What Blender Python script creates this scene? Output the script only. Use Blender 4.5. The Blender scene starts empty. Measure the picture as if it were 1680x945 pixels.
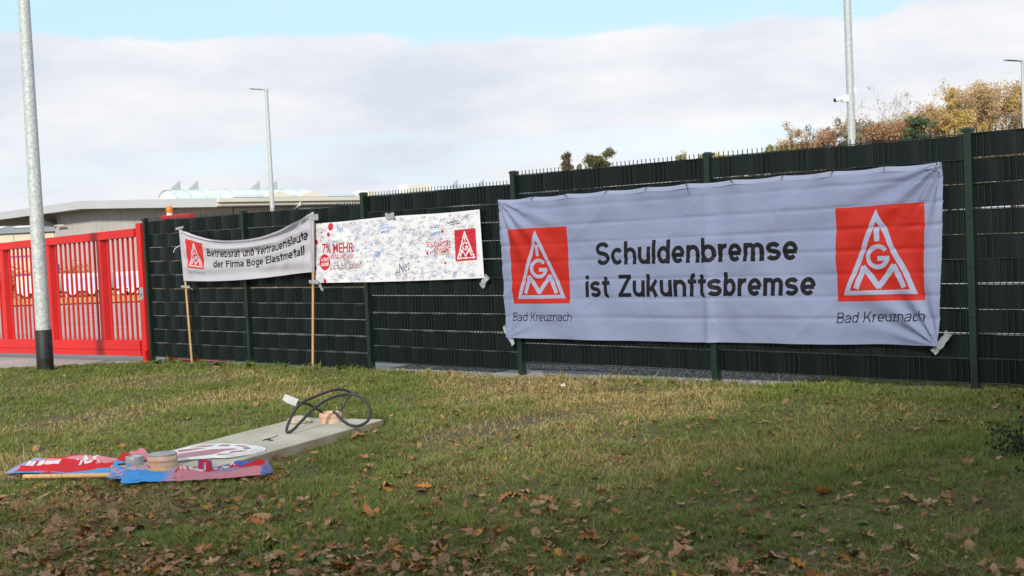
import bpy, bmesh, math, random
import numpy as np
from mathutils import Vector, Matrix
SC = bpy.context.scene
COL = SC.collection
R = math.radians
random.seed(7); rng = np.random.default_rng(7)

# ------------------------------------------------------------------ camera, sky, sun, exposure
cam_d = bpy.data.cameras.new("camera"); cam = bpy.data.objects.new("camera", cam_d); COL.objects.link(cam)
cam_d.sensor_width = 36.0; cam_d.lens = 2130.5 / 1680 * 36.0
cam_d.clip_start = 0.1; cam_d.clip_end = 5000
cam_d.dof.use_dof = True; cam_d.dof.focus_distance = 12.0; cam_d.dof.aperture_fstop = 8.0
ROLL, PITCH, CZ = 0.04445, 0.04007, 1.55
cp, sp = math.cos(PITCH), math.sin(PITCH); cr, sr = math.cos(ROLL), math.sin(ROLL)
fwd = Vector((0, cp, -sp)); up0 = Vector((0, sp, cp)); r0 = Vector((1, 0, 0))
vr = cr * r0 - sr * up0; vu = sr * r0 + cr * up0
m = Matrix((vr, vu, -fwd)).transposed().to_4x4(); m.translation = Vector((0, 0, CZ))
cam.matrix_world = m
SC.camera = cam

SUN_EL = R(25.0); SUN_AZ = R(194.0)          # azimuth clockwise from +Y: behind the camera, a little to its left
sun_dir = Vector((math.sin(SUN_AZ) * math.cos(SUN_EL), math.cos(SUN_AZ) * math.cos(SUN_EL), math.sin(SUN_EL)))
sl = bpy.data.lights.new("sun", 'SUN'); sl.energy = 2.6; sl.angle = R(5.0); sl.color = (1.0, 0.93, 0.82)   # hazy sun through thin cloud
so = bpy.data.objects.new("sun", sl); COL.objects.link(so)
so.rotation_euler = (-sun_dir).to_track_quat('-Z', 'Y').to_euler(); so.location = (0, -20, 30)

W = bpy.data.worlds.new("World"); SC.world = W; W.use_nodes = True
def build_world():
    nt = W.node_tree; N = nt.nodes; L = nt.links; N.clear()
    def n(t, **k):
        x = N.new(t)
        for a, b in k.items(): setattr(x, a, b)
        return x
    def math_(op, a, b=None, clamp=False):
        x = n('ShaderNodeMath', operation=op, use_clamp=clamp)
        for i, v in enumerate((a, b)):
            if v is None: continue
            if isinstance(v, (int, float)): x.inputs[i].default_value = v
            else: L.new(v, x.inputs[i])
        return x.outputs[0]
    out = n('ShaderNodeOutputWorld'); bg = n('ShaderNodeBackground'); L.new(bg.outputs[0], out.inputs[0])
    sky = n('ShaderNodeTexSky', sky_type='NISHITA', sun_disc=False)
    sky.sun_elevation = SUN_EL; sky.sun_rotation = SUN_AZ; sky.air_density = 1.0; sky.dust_density = 0.6; sky.ozone_density = 2.0
    tc = n('ShaderNodeTexCoord'); sep = n('ShaderNodeSeparateXYZ'); L.new(tc.outputs['Generated'], sep.inputs[0])
    z = math_('MAXIMUM', sep.outputs[2], 0.0)
    # plane-projected cloud coordinates (clouds flatten towards the horizon)
    den = math_('ADD', z, 0.10)
    comb = n('ShaderNodeCombineXYZ')
    L.new(math_('DIVIDE', sep.outputs[0], den), comb.inputs[0]); L.new(math_('DIVIDE', sep.outputs[1], den), comb.inputs[1])
    n1 = n('ShaderNodeTexNoise'); n1.inputs['Scale'].default_value = 1.15; n1.inputs['Detail'].default_value = 7; n1.inputs['Roughness'].default_value = 0.52; L.new(comb.outputs[0], n1.inputs['Vector'])
    # lumps along the edges, in direction space
    sc = n('ShaderNodeMapping'); sc.inputs['Scale'].default_value = (5.5, 5.5, 17); sc.inputs['Location'].default_value = (2.3, 0.4, 1.1); L.new(tc.outputs['Generated'], sc.inputs[0])
    n2 = n('ShaderNodeTexNoise'); n2.inputs['Scale'].default_value = 1.0; n2.inputs['Detail'].default_value = 8; n2.inputs['Roughness'].default_value = 0.5; L.new(sc.outputs[0], n2.inputs['Vector'])
    zz = math_('ADD', z, math_('MULTIPLY', math_('SUBTRACT', n2.outputs['Fac'], 0.5), 0.075))
    ramp = n('ShaderNodeValToRGB'); L.new(zz, ramp.inputs[0]); e = ramp.color_ramp.elements
    stops = [(0.0, .72), (0.042, .70), (0.056, .50), (0.070, .50), (0.085, .93), (0.142, .97), (0.152, .24), (0.20, .17), (0.30, .5), (0.6, .55)]
    while len(e) < len(stops): e.new(0.5)
    for el, (p, v) in zip(e, stops): el.position = p; el.color = (v, v, v, 1)
    cov = math_('ADD', ramp.outputs[0], math_('MULTIPLY', math_('SUBTRACT', n1.outputs['Fac'], 0.5), 0.8))
    mr = n('ShaderNodeMapRange', interpolation_type='SMOOTHSTEP'); mr.inputs['From Min'].default_value = 0.20; mr.inputs['From Max'].default_value = 0.74; L.new(cov, mr.inputs['Value'])
    # cloud tone
    sc3 = n('ShaderNodeMapping'); sc3.inputs['Scale'].default_value = (3.2, 3.2, 11); sc3.inputs['Location'].default_value = (0.6, 3.1, 0.2); L.new(tc.outputs['Generated'], sc3.inputs[0])
    n3 = n('ShaderNodeTexNoise'); n3.inputs['Scale'].default_value = 1.3; n3.inputs['Detail'].default_value = 9; n3.inputs['Roughness'].default_value = 0.6; L.new(sc3.outputs[0], n3.inputs['Vector'])
    cr3 = n('ShaderNodeValToRGB'); L.new(n3.outputs['Fac'], cr3.inputs[0]); c = cr3.color_ramp.elements
    c[0].position = 0.36; c[0].color = (5.7, 6.1, 6.9, 1); c[1].position = 0.62; c[1].color = (7.6, 7.6, 7.75, 1)
    tint = n('ShaderNodeMixRGB', blend_type='MULTIPLY'); tint.inputs[0].default_value = 1.0; L.new(sky.outputs[0], tint.inputs[1]); tint.inputs[2].default_value = (SKY_GAIN[0], SKY_GAIN[1], SKY_GAIN[2], 1)
    mix = n('ShaderNodeMixRGB'); L.new(mr.outputs[0], mix.inputs[0]); veil = n('ShaderNodeMixRGB'); veil.inputs[0].default_value = 0.78; L.new(tint.outputs[0], veil.inputs[1]); vr_ = n('ShaderNodeValToRGB'); L.new(z, vr_.inputs[0]); ve = vr_.color_ramp.elements; ve[0].position = 0.06; ve[0].color = (6.3, 7.5, 8.6, 1); ve[1].position = 0.16; ve[1].color = (5.3, 7.5, 8.7, 1); L.new(vr_.outputs[0], veil.inputs[2])
    L.new(veil.outputs[0], mix.inputs[1]); L.new(cr3.outputs[0], mix.inputs[2])
    L.new(mix.outputs[0], bg.inputs[0]); bg.inputs[1].default_value = 0.086
SKY_GAIN = (1.0, 1.0, 1.0)
build_world()
vs = SC.view_settings
vs.view_transform = 'Standard'; vs.look = 'None'; vs.exposure = 0.56; vs.gamma = 1.0; vs.use_curve_mapping = False
SC.cycles.max_bounces = 8; SC.cycles.transparent_max_bounces = 8

# ------------------------------------------------------------------ frames of reference
OX, OY = 0.07806, 13.9025                     # fence post P3
ANG = 2.37125
DX, DY = math.cos(ANG), math.sin(ANG)         # along the fence (away to the left)
NX, NY = -0.69621, -0.71784                   # out of the fence, towards the camera
NX, NY = -math.sin(ANG), math.cos(ANG)
if NX * -OX + NY * -OY < 0: NX, NY = -NX, -NY
def fp(s, n, z): return (OX + DX * s + NX * n, OY + DY * s + NY * n, z)
def vnoise(x, y, seed=0):
    x = np.asarray(x, float); y = np.asarray(y, float)
    xi = np.floor(x).astype(np.int64); yi = np.floor(y).astype(np.int64); fx = x - xi; fy = y - yi
    fx = fx * fx * (3 - 2 * fx); fy = fy * fy * (3 - 2 * fy)
    def h(a, b):
        v = (a * 374761393 + b * 668265263 + seed * 1442695041) & 0x7fffffff
        v = ((v ^ (v >> 13)) * 1274126177) & 0x7fffffff
        return ((v ^ (v >> 16)) & 0xffff) / 65535.0
    return (h(xi, yi) * (1 - fx) + h(xi + 1, yi) * fx) * (1 - fy) + (h(xi, yi + 1) * (1 - fx) + h(xi + 1, yi + 1) * fx) * fy
def fbm(x, y, seed=0, o=4):
    a = 0.5; t = 0; r = 0
    for i in range(o):
        r = r + a * vnoise(np.asarray(x) * 2 ** i, np.asarray(y) * 2 ** i, seed + i * 17); t += a; a *= 0.5
    return r / t
def gz(x, y):
    x = np.asarray(x, float); y = np.asarray(y, float)
    b = 0.048 + 0.024 * np.clip(x, -10, 8)
    nn = -((x - OX) * NX + (y - OY) * NY)
    return b - 0.0125 * np.clip(nn - 1.0, 0, 110)
def lawn_z(x, y):
    n = (x - OX) * NX + (y - OY) * NY
    k = np.clip((n - 0.15) / 0.8, 0, 1)
    return gz(x, y) + 0.012 + k * (0.05 * (fbm(np.asarray(x) * 0.55, np.asarray(y) * 0.55, 5, 3) - 0.5) + 0.022 * (fbm(np.asarray(x) * 2.6, np.asarray(y) * 2.6, 9, 2) - 0.5) + 0.01)

# ------------------------------------------------------------------ helpers
def tag(o, label=None, cat=None, group=None, kind=None):
    if label: o["label"] = label
    if cat: o["category"] = cat
    if group: o["group"] = group
    if kind: o["kind"] = kind
    return o
def empty(name, loc, label, cat, group=None, rz=0):
    o = bpy.data.objects.new(name, None); COL.objects.link(o); o.location = loc; o.rotation_euler = (0, 0, rz)
    o.empty_display_size = 0.1
    return tag(o, label, cat, group)
def link(name, me, mat=None, parent=None, smooth=False):
    if mat is not None and len(me.materials) == 0:
        for mm in (mat if isinstance(mat, (list, tuple)) else [mat]): me.materials.append(mm)
    if smooth: me.polygons.foreach_set("use_smooth", np.ones(len(me.polygons), dtype=bool))
    o = bpy.data.objects.new(name, me); COL.objects.link(o)
    if parent: o.parent = parent
    return o
class MB:
    """collects simple solids, links them as one mesh object"""
    def __init__(s): s.v = []; s.f = []; s.m = []
    def add(s, v, f, mi=0):
        b = len(s.v); s.v += [tuple(p) for p in v]; s.f += [tuple(i + b for i in q) for q in f]; s.m += [mi] * len(f)
    def box(s, c, ax, ay, az, mi=0):
        c = Vector(c); ax = Vector(ax); ay = Vector(ay); az = Vector(az)
        v = [c + i * ax + j * ay + k * az for k in (-1, 1) for j in (-1, 1) for i in (-1, 1)]
        s.add(v, [(0, 2, 3, 1), (4, 5, 7, 6), (0, 1, 5, 4), (2, 6, 7, 3), (0, 4, 6, 2), (1, 3, 7, 5)], mi)
    def abox(s, x0, x1, y0, y1, z0, z1, mi=0):
        s.box(((x0 + x1) / 2, (y0 + y1) / 2, (z0 + z1) / 2), ((x1 - x0) / 2, 0, 0), (0, (y1 - y0) / 2, 0), (0, 0, (z1 - z0) / 2), mi)
    def fbox(s, s0, s1, n0, n1, z0, z1, mi=0):   # box in fence coordinates
        s.box(fp((s0 + s1) / 2, (n0 + n1) / 2, (z0 + z1) / 2), (DX * (s1 - s0) / 2, DY * (s1 - s0) / 2, 0), (NX * (n1 - n0) / 2, NY * (n1 - n0) / 2, 0), (0, 0, (z1 - z0) / 2), mi)
    def tube(s, pts, rad, k=8, mi=0, cap=True):
        P = [Vector(p) for p in pts]; n = len(P); rr = rad if isinstance(rad, (list, tuple)) else [rad] * n
        ref = None; V = []
        for i in range(n):
            t = (P[min(i + 1, n - 1)] - P[max(i - 1, 0)]).normalized()
            if ref is None: ref = t.orthogonal().normalized()
            ref = (ref - t * ref.dot(t))
            ref = ref.normalized() if ref.length > 1e-6 else t.orthogonal().normalized()
            b = t.cross(ref)
            for j in range(k):
                a = 2 * math.pi * j / k; V.append(P[i] + (ref * math.cos(a) + b * math.sin(a)) * rr[i])
        F = [(i * k + j, i * k + (j + 1) % k, (i + 1) * k + (j + 1) % k, (i + 1) * k + j) for i in range(n - 1) for j in range(k)]
        if cap: F += [tuple(range(k - 1, -1, -1)), tuple((n - 1) * k + j for j in range(k))]
        s.add(V, F, mi)
    def lathe(s, c, prof, k=28, mi=0):
        V = []; 
        for r, z in prof:
            for j in range(k):
                a = 2 * math.pi * j / k; V.append((c[0] + r * math.cos(a), c[1] + r * math.sin(a), c[2] + z))
        F = [(i * k + j, i * k + (j + 1) % k, (i + 1) * k + (j + 1) % k, (i + 1) * k + j) for i in range(len(prof) - 1) for j in range(k)]
        s.add(V, F, mi)
    def mesh(s, name):
        me = bpy.data.meshes.new(name); me.from_pydata(s.v, [], s.f); me.polygons.foreach_set("material_index", s.m); me.update(); return me
    def build(s, name, mat, parent=None, smooth=False, bevel=0, origin=None):
        if origin is not None: s.v = [(p[0] - origin[0], p[1] - origin[1], p[2] - origin[2]) for p in s.v]
        me = s.mesh(name)
        for mm in (mat if isinstance(mat, (list, tuple)) else [mat]): me.materials.append(mm)
        o = link(name, me, None, parent, smooth)
        if bevel:
            b = o.modifiers.new("edge", 'BEVEL'); b.width = bevel; b.segments = 2; b.limit_method = 'ANGLE'
        if smooth: 
            try: me.set_sharp_from_angle(angle=R(40))
            except Exception: pass
        return o
def np_mesh(name, V, F=None, tris=None, quads=None, col=None, smooth=False, colname="tint"):
    me = bpy.data.meshes.new(name); V = np.asarray(V, np.float32)
    me.vertices.add(len(V)); me.vertices.foreach_set("co", V.ravel())
    idx = []; tot = []
    if quads is not None and len(quads): idx.append(np.asarray(quads).ravel()); tot.append(np.full(len(quads), 4))
    if tris is not None and len(tris): idx.append(np.asarray(tris).ravel()); tot.append(np.full(len(tris), 3))
    idx = np.concatenate(idx).astype(np.int32); tot = np.concatenate(tot).astype(np.int32)
    me.loops.add(len(idx)); me.loops.foreach_set("vertex_index", idx)
    me.polygons.add(len(tot)); st = np.concatenate([[0], np.cumsum(tot)[:-1]]).astype(np.int32)
    me.polygons.foreach_set("loop_start", st); me.polygons.foreach_set("loop_total", tot)
    if smooth: me.polygons.foreach_set("use_smooth", np.ones(len(tot), dtype=bool))
    me.update(calc_edges=True); me.validate()
    if col is not None:
        a = me.color_attributes.new(colname, 'FLOAT_COLOR', 'POINT'); c4 = np.ones((len(V), 4), np.float32); c4[:, :3] = col; a.data.foreach_set("color", c4.ravel())
    return me
def grid_mesh(name, X, Y, Z, uv=None, smooth=True):
    h, w = X.shape; V = np.stack([X, Y, Z], -1).reshape(-1, 3)
    i = np.arange(h * w).reshape(h, w); q = np.stack([i[:-1, :-1], i[:-1, 1:], i[1:, 1:], i[1:, :-1]], -1).reshape(-1, 4)
    me = np_mesh(name, V, quads=q, smooth=smooth)
    if uv is not None:
        l = me.uv_layers.new(name="UVMap"); vi = np.empty(len(me.loops), np.int32); me.loops.foreach_get("vertex_index", vi)
        UV = np.stack([uv[0].ravel(), uv[1].ravel()], -1)[vi].astype(np.float32); l.data.foreach_set("uv", UV.ravel())
    return me

# ------------------------------------------------------------------ materials
def mat(name, col, rough=0.6, var=0.0, vscale=8.0, bump=0.0, bscale=60.0, metal=0.0, spec=0.5, col2=None, stretch=(1, 1, 1), transl=0.0, bstretch=None, objvar=0.0, detail=6):
    m = bpy.data.materials.new(name); m.use_nodes = True; nt = m.node_tree; N = nt.nodes; L = nt.links
    p = N['Principled BSDF']; p.inputs['Base Color'].default_value = (*col, 1); p.inputs['Roughness'].default_value = rough; p.inputs['Metallic'].default_value = metal
    p.inputs['Specular IOR Level'].default_value = spec
    src = None
    if var or col2 or bump or objvar:
        tc = N.new('ShaderNodeTexCoord'); mp = N.new('ShaderNodeMapping'); mp.inputs['Scale'].default_value = stretch; L.new(tc.outputs['Object'], mp.inputs[0])
    if var or col2:
        nz = N.new('ShaderNodeTexNoise'); nz.inputs['Scale'].default_value = vscale; nz.inputs['Detail'].default_value = detail; L.new(mp.outputs[0], nz.inputs['Vector'])
        rp = N.new('ShaderNodeValToRGB'); L.new(nz.outputs['Fac'], rp.inputs[0]); e = rp.color_ramp.elements
        e[0].position = 0.35; e[1].position = 0.65
        c2 = col2 if col2 else tuple(min(1, c * (1 + var)) for c in col); c1 = col if col2 else tuple(c * (1 - var) for c in col)
        e[0].color = (*c1, 1); e[1].color = (*c2, 1); src = rp.outputs[0]
    if objvar:
        oi = N.new('ShaderNodeObjectInfo'); hs = N.new('ShaderNodeHueSaturation'); mr = N.new('ShaderNodeMapRange')
        L.new(oi.outputs['Random'], mr.inputs[0]); mr.inputs[3].default_value = 1 - objvar; mr.inputs[4].default_value = 1 + objvar
        L.new(mr.outputs[0], hs.inputs['Value'])
        if src: L.new(src, hs.inputs['Color'])
        else: hs.inputs['Color'].default_value = (*col, 1)
        src = hs.outputs[0]
    if src: L.new(src, p.inputs['Base Color'])
    if bump:
        nb = N.new('ShaderNodeTexNoise'); nb.inputs['Scale'].default_value = bscale; nb.inputs['Detail'].default_value = 5
        if bstretch:
            mp2 = N.new('ShaderNodeMapping'); mp2.inputs['Scale'].default_value = bstretch; L.new(tc.outputs['Object'], mp2.inputs[0]); L.new(mp2.outputs[0], nb.inputs['Vector'])
        else: L.new(mp.outputs[0], nb.inputs['Vector'])
        bp = N.new('ShaderNodeBump'); bp.inputs['Strength'].default_value = bump; bp.inputs['Distance'].default_value = 0.02; L.new(nb.outputs['Fac'], bp.inputs['Height']); L.new(bp.outputs[0], p.inputs['Normal'])
    if transl:
        tr = N.new('ShaderNodeBsdfTranslucent'); mx = N.new('ShaderNodeMixShader'); mx.inputs[0].default_value = transl
        if src: L.new(src, tr.inputs['Color'])
        else: tr.inputs['Color'].default_value = (*col, 1)
        o = N['Material Output']; L.new(p.outputs[0], mx.inputs[1]); L.new(tr.outputs[0], mx.inputs[2]); L.new(mx.outputs[0], o.inputs[0])
    return m
def attr_mat(name, rough=0.7, transl=0.25, spec=0.3, attr="tint"):
    m = bpy.data.materials.new(name); m.use_nodes = True; nt = m.node_tree; N = nt.nodes; L = nt.links; p = N['Principled BSDF']
    a = N.new('ShaderNodeAttribute'); a.attribute_name = attr; L.new(a.outputs['Color'], p.inputs['Base Color']); p.inputs['Roughness'].default_value = rough; p.inputs['Specular IOR Level'].default_value = spec
    if transl:
        tr = N.new('ShaderNodeBsdfTranslucent'); L.new(a.outputs['Color'], tr.inputs['Color']); mx = N.new('ShaderNodeMixShader'); mx.inputs[0].default_value = transl
        L.new(p.outputs[0], mx.inputs[1]); L.new(tr.outputs[0], mx.inputs[2]); L.new(mx.outputs[0], N['Material Output'].inputs[0])
    return m
M = dict(
    post=mat("green_coated_steel", (0.006, 0.019, 0.011), 0.45, var=.15, vscale=3),
    wire=mat("green_coated_wire", (0.006, 0.014, 0.010), 0.45),
    red=mat("red_gate_paint", (0.60, 0.012, 0.010), 0.5, var=.05, vscale=2.5, bump=.02, bscale=90),
    galv=mat("galvanised_steel", (0.38, 0.41, 0.42), 0.55, metal=0.1, col2=(0.58, 0.61, 0.60), vscale=26, bump=.03, bscale=60, detail=3),
    galv_light=mat("pale_galvanised_steel", (0.40, 0.43, 0.44), 0.55, metal=0.15, col2=(0.50, 0.52, 0.52), vscale=22),
    black=mat("black_rubber_sleeve", (0.012, 0.013, 0.014), 0.6, var=.3, vscale=20),
    cable=mat("black_cable_sheath", (0.022, 0.024, 0.028), 0.5, var=.2, vscale=30),
    steel=mat("brushed_plate", (0.45, 0.46, 0.47), 0.4, metal=0.5, var=.15, vscale=30),
    wood=mat("raw_pine_pole", (0.55, 0.33, 0.14), 0.65, var=.18, vscale=6, stretch=(8, 8, 1), bump=.08, bscale=40),
    tape=mat("silver_duct_tape", (0.36, 0.38, 0.40), 0.4, metal=0.2, var=.15, vscale=25, bump=.25, bscale=55),
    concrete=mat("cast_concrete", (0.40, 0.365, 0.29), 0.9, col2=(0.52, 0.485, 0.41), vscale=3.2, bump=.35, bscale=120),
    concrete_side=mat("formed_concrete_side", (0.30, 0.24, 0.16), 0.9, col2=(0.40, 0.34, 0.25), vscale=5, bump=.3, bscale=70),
    clay=mat("orange_drain_plastic", (0.60, 0.32, 0.20), 0.65, col2=(0.66, 0.49, 0.38), vscale=9, bump=.08, bscale=40),
    lid=mat("grey_pipe_lid", (0.33, 0.33, 0.34), 0.6, var=.15, vscale=14),
    white_card=mat("white_cardboard", (.62, .63, .64), .7, var=.08, vscale=20),
    card=mat("grey_plug_sleeve", (0.50, 0.51, 0.52), 0.6, var=.12, vscale=30, bump=.3, bscale=60),
    stone=mat("tan_rubble", (0.40, 0.33, 0.22), 0.95, col2=(0.52, 0.47, 0.38), vscale=14, bump=.6, bscale=50),
    pave=mat("driveway_concrete", (0.33, 0.315, 0.29), 0.9, col2=(0.40, 0.385, 0.36), vscale=0.8, bump=.15, bscale=60),
    verge=mat("golden_leaf_strewn_verge", (0.42, 0.24, 0.06), 0.95, col2=(0.58, 0.36, 0.12), vscale=1.8, bump=.8, bscale=9),
    soil=mat("earth", (0.06, 0.045, 0.03), 0.95, col2=(0.10, 0.075, 0.04), vscale=0.6, bump=.5, bscale=20),
    hallwall=mat("grey_wall_panel", (0.46, 0.44, 0.425), 0.6, var=.05, vscale=.4),
    hallroof=mat("pale_grey_roof_metal", (0.50, 0.51, 0.53), 0.5, metal=0.1, var=.04, vscale=.3),
    soffit=mat("olive_soffit", (0.30, 0.27, 0.19), 0.7, var=.05, vscale=.4),
    cream=mat("cream_sheet_metal", (0.72, 0.68, 0.58), 0.5, var=.04, vscale=.4),
    white=mat("white_paint", (0.78, 0.78, 0.78), 0.45, var=.03, vscale=4),
    glass=mat("milky_blue_skylight", (0.62, 0.71, 0.80), 0.3, var=.08, vscale=.6),
    bluepanel=mat("pale_blue_panel", (0.42, 0.56, 0.82), 0.35, var=.06, vscale=2),
    violet=mat("violet_panel", (0.16, 0.11, 0.48), 0.45, var=.1, vscale=2),
    tyre=mat("tyre_rubber", (0.015, 0.015, 0.015), 0.8),
    amber=mat("amber_lens", (0.85, 0.30, 0.03), 0.2, transl=0.3),
    bark=mat("grey_brown_bark", (0.14, 0.11, 0.085), 0.9, var=.3, vscale=4, bump=.5, bscale=18),
    palebark=mat("pale_bark", (0.36, 0.31, 0.24), 0.85, var=.2, vscale=3),
    leafm=attr_mat("tree_leaf", .6, .3), grass=attr_mat("grass_blade", .65, .3, .25), litter=attr_mat("dry_leaf", .8, .12, .2),
    gravel=attr_mat("gravel_stone", .9, 0, .3),
)
def strip_material():
    m = bpy.data.materials.new("anthracite_green_strip"); m.use_nodes = True; nt = m.node_tree; N = nt.nodes; L = nt.links; p = N['Principled BSDF']
    tc = N.new('ShaderNodeTexCoord'); mp = N.new('ShaderNodeMapping'); mp.inputs['Scale'].default_value = (6, 6, .35); L.new(tc.outputs['Object'], mp.inputs[0])
    nz = N.new('ShaderNodeTexNoise'); nz.inputs['Scale'].default_value = 2.2; nz.inputs['Detail'].default_value = 3; L.new(mp.outputs[0], nz.inputs['Vector'])
    rp = N.new('ShaderNodeValToRGB'); L.new(nz.outputs['Fac'], rp.inputs[0]); e = rp.color_ramp.elements
    e[0].position = .35; e[1].position = .68; e[0].color = (0.0034, 0.0066, 0.0062, 1); e[1].color = (0.0062, 0.0108, 0.0108, 1)
    oi = N.new('ShaderNodeObjectInfo'); mr = N.new('ShaderNodeMapRange'); L.new(oi.outputs['Random'], mr.inputs[0]); mr.inputs[3].default_value = .72; mr.inputs[4].default_value = 1.35
    hs = N.new('ShaderNodeHueSaturation'); L.new(mr.outputs[0], hs.inputs['Value']); L.new(rp.outputs[0], hs.inputs['Color']); L.new(hs.outputs[0], p.inputs['Base Color']); p.inputs['Roughness'].default_value = 0.42; p.inputs['Specular IOR Level'].default_value = .22
    return m
M['strip'] = strip_material()

# ------------------------------------------------------------------ setting: ground, paving, lawn, gravel
def axis(a, b, n, p=2.2):
    t = np.linspace(-1, 1, n); return np.where(t < 0, -np.abs(t) ** p * -a * 1.0, np.abs(t) ** p * b)
xs = axis(-900, 900, 101); ys = axis(-400, 1400, 101)
X, Y = np.meshgrid(xs, ys); X = X; Y = Y
o = link("ground", grid_mesh("ground", X, Y, gz(X, Y) - 0.06), M['soil']); tag(o, kind="structure")
def fence_sheet(name, s0, s1, n0, n1, ns, nn, dz, material, fn=None):
    S, Nn = np.meshgrid(np.linspace(s0, s1, ns), np.linspace(n0, n1, nn))
    XX = OX + DX * S + NX * Nn; YY = OY + DY * S + NY * Nn
    ZZ = (fn or gz)(XX, YY) + dz
    o = link(name, grid_mesh(name, XX, YY, ZZ), material); tag(o, kind="structure"); return o
fence_sheet("yard_paving", -12, 60, -34, 16, 145, 101, -0.02, M['pave'])
# verge beyond the yard, seen through the gate pickets
XX, YY = np.meshgrid(np.linspace(-60, -6, 60), np.linspace(51, 92, 50)); ZZ = gz(XX, YY) + .0 + .05 * fbm(XX * .8, YY * .8, 3)
tag(link("verge", grid_mesh("verge", XX, YY, ZZ + .01), M['verge']), kind="structure")

def lawn_material():
    m = bpy.data.materials.new("lawn_soil_and_thatch"); m.use_nodes = True; nt = m.node_tree; N = nt.nodes; L = nt.links; p = N['Principled BSDF']
    tc = N.new('ShaderNodeTexCoord')
    def nz(s, d=6):
        a = N.new('ShaderNodeTexNoise'); a.inputs['Scale'].default_value = s; a.inputs['Detail'].default_value = d; L.new(tc.outputs['Object'], a.inputs['Vector']); return a
    def rp(src, a, b, p0, p1):
        r = N.new('ShaderNodeValToRGB'); L.new(src, r.inputs[0]); e = r.color_ramp.elements; e[0].position = p0; e[1].position = p1; e[0].color = (*a, 1); e[1].color = (*b, 1); return r
    a = rp(nz(70, 8).outputs['Fac'], (0.055, 0.042, 0.02), (0.15, 0.105, 0.05), .35, .65)
    b = rp(nz(9, 8).outputs['Fac'], (0.05, 0.075, 0.018), (0.14, 0.105, 0.045), .4, .6)
    mx = N.new('ShaderNodeMixRGB'); mx.inputs[0].default_value = .5; L.new(a.outputs[0], mx.inputs[1]); L.new(b.outputs[0], mx.inputs[2]); L.new(mx.outputs[0], p.inputs['Base Color'])
    p.inputs['Roughness'].default_value = .95
    bp = N.new('ShaderNodeBump'); bp.inputs['Strength'].default_value = .8; bp.inputs['Distance'].default_value = .03; L.new(nz(45, 6).outputs['Fac'], bp.inputs['Height']); L.new(bp.outputs[0], p.inputs['Normal'])
    return m
def edge_n(s):       # front edge of the lawn, distance in front of the fence line
    s = np.asarray(s, float)
    wob = 0.12 * (fbm(s * 1.1, s * 0 + 3, 21, 3) - 0.5)
    base = np.where(s < 2.3, 0.13, np.where(s < 2.6, 0.13 - (s - 2.3) / .3 * .05, .08))
    base = base + np.where(s < 0.8, 0.16 * np.exp(-((s - .1) / .6) ** 2), 0) - 1.4 * np.clip((-3.2 - s) / .7, 0, 1)
    return base + wob * .6 + np.clip(s - 7.7, 0, None) * 0.62
def build_lawn():
    ss = np.linspace(-11, 16, 361); tt = np.linspace(0, 1, 190) ** 1.35
    S, T = np.meshgrid(ss, tt); Nn = edge_n(S) + T * 34.0
    XX = OX + DX * S + NX * Nn; YY = OY + DY * S + NY * Nn; ZZ = lawn_z(XX, YY)
    ZZ[0] -= 0.05
    o = link("lawn", grid_mesh("lawn", XX, YY, ZZ), lawn_material()); tag(o, kind="structure"); return o
lawn = build_lawn()
def on_lawn(x, y):
    s = (x - OX) * DX + (y - OY) * DY; n = (x - OX) * NX + (y - OY) * NY
    return n > edge_n(s)

# slab frame
SF0 = Vector((-1.86, 11.02, 0)); SU = Vector((0.785, -0.36, 0)).normalized(); SV = Vector((-0.428, -0.904, 0)).normalized()
SLAB_W, SLAB_L, SLAB_Z = 0.83, 2.29, 0.085
def in_slab(x, y, mrg=0.02):
    dx = x - SF0.x; dy = y - SF0.y
    u = dx * SU.x + dy * SU.y; v = dx * SV.x + dy * SV.y
    return (u > -mrg) & (u < SLAB_W + mrg) & (v > -mrg) & (v < SLAB_L + mrg)
def bare(x, y):   # worn soil patches, 0..1
    b = np.zeros_like(x)
    for (cx, cy, ax, ay, rot, k) in ((-4.3, 12.7, 0.95, .55, -.6, 1), (-0.2, 10.15, .75, .28, .55, 1), (-.45, 9.75, .5, .25, .5, .8), (0.5, 9.2, .5, .3, 0, .35), (2.3, 6.4, .55, .6, 0, .55)):
        c, s = math.cos(rot), math.sin(rot); dx = x - cx; dy = y - cy
        q = ((dx * c + dy * s) / ax) ** 2 + ((-dx * s + dy * c) / ay) ** 2
        b = np.maximum(b, k * np.exp(-q ** 1.5))
    return b * (0.5 + fbm(x * 5, y * 5, 44, 3))

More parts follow.
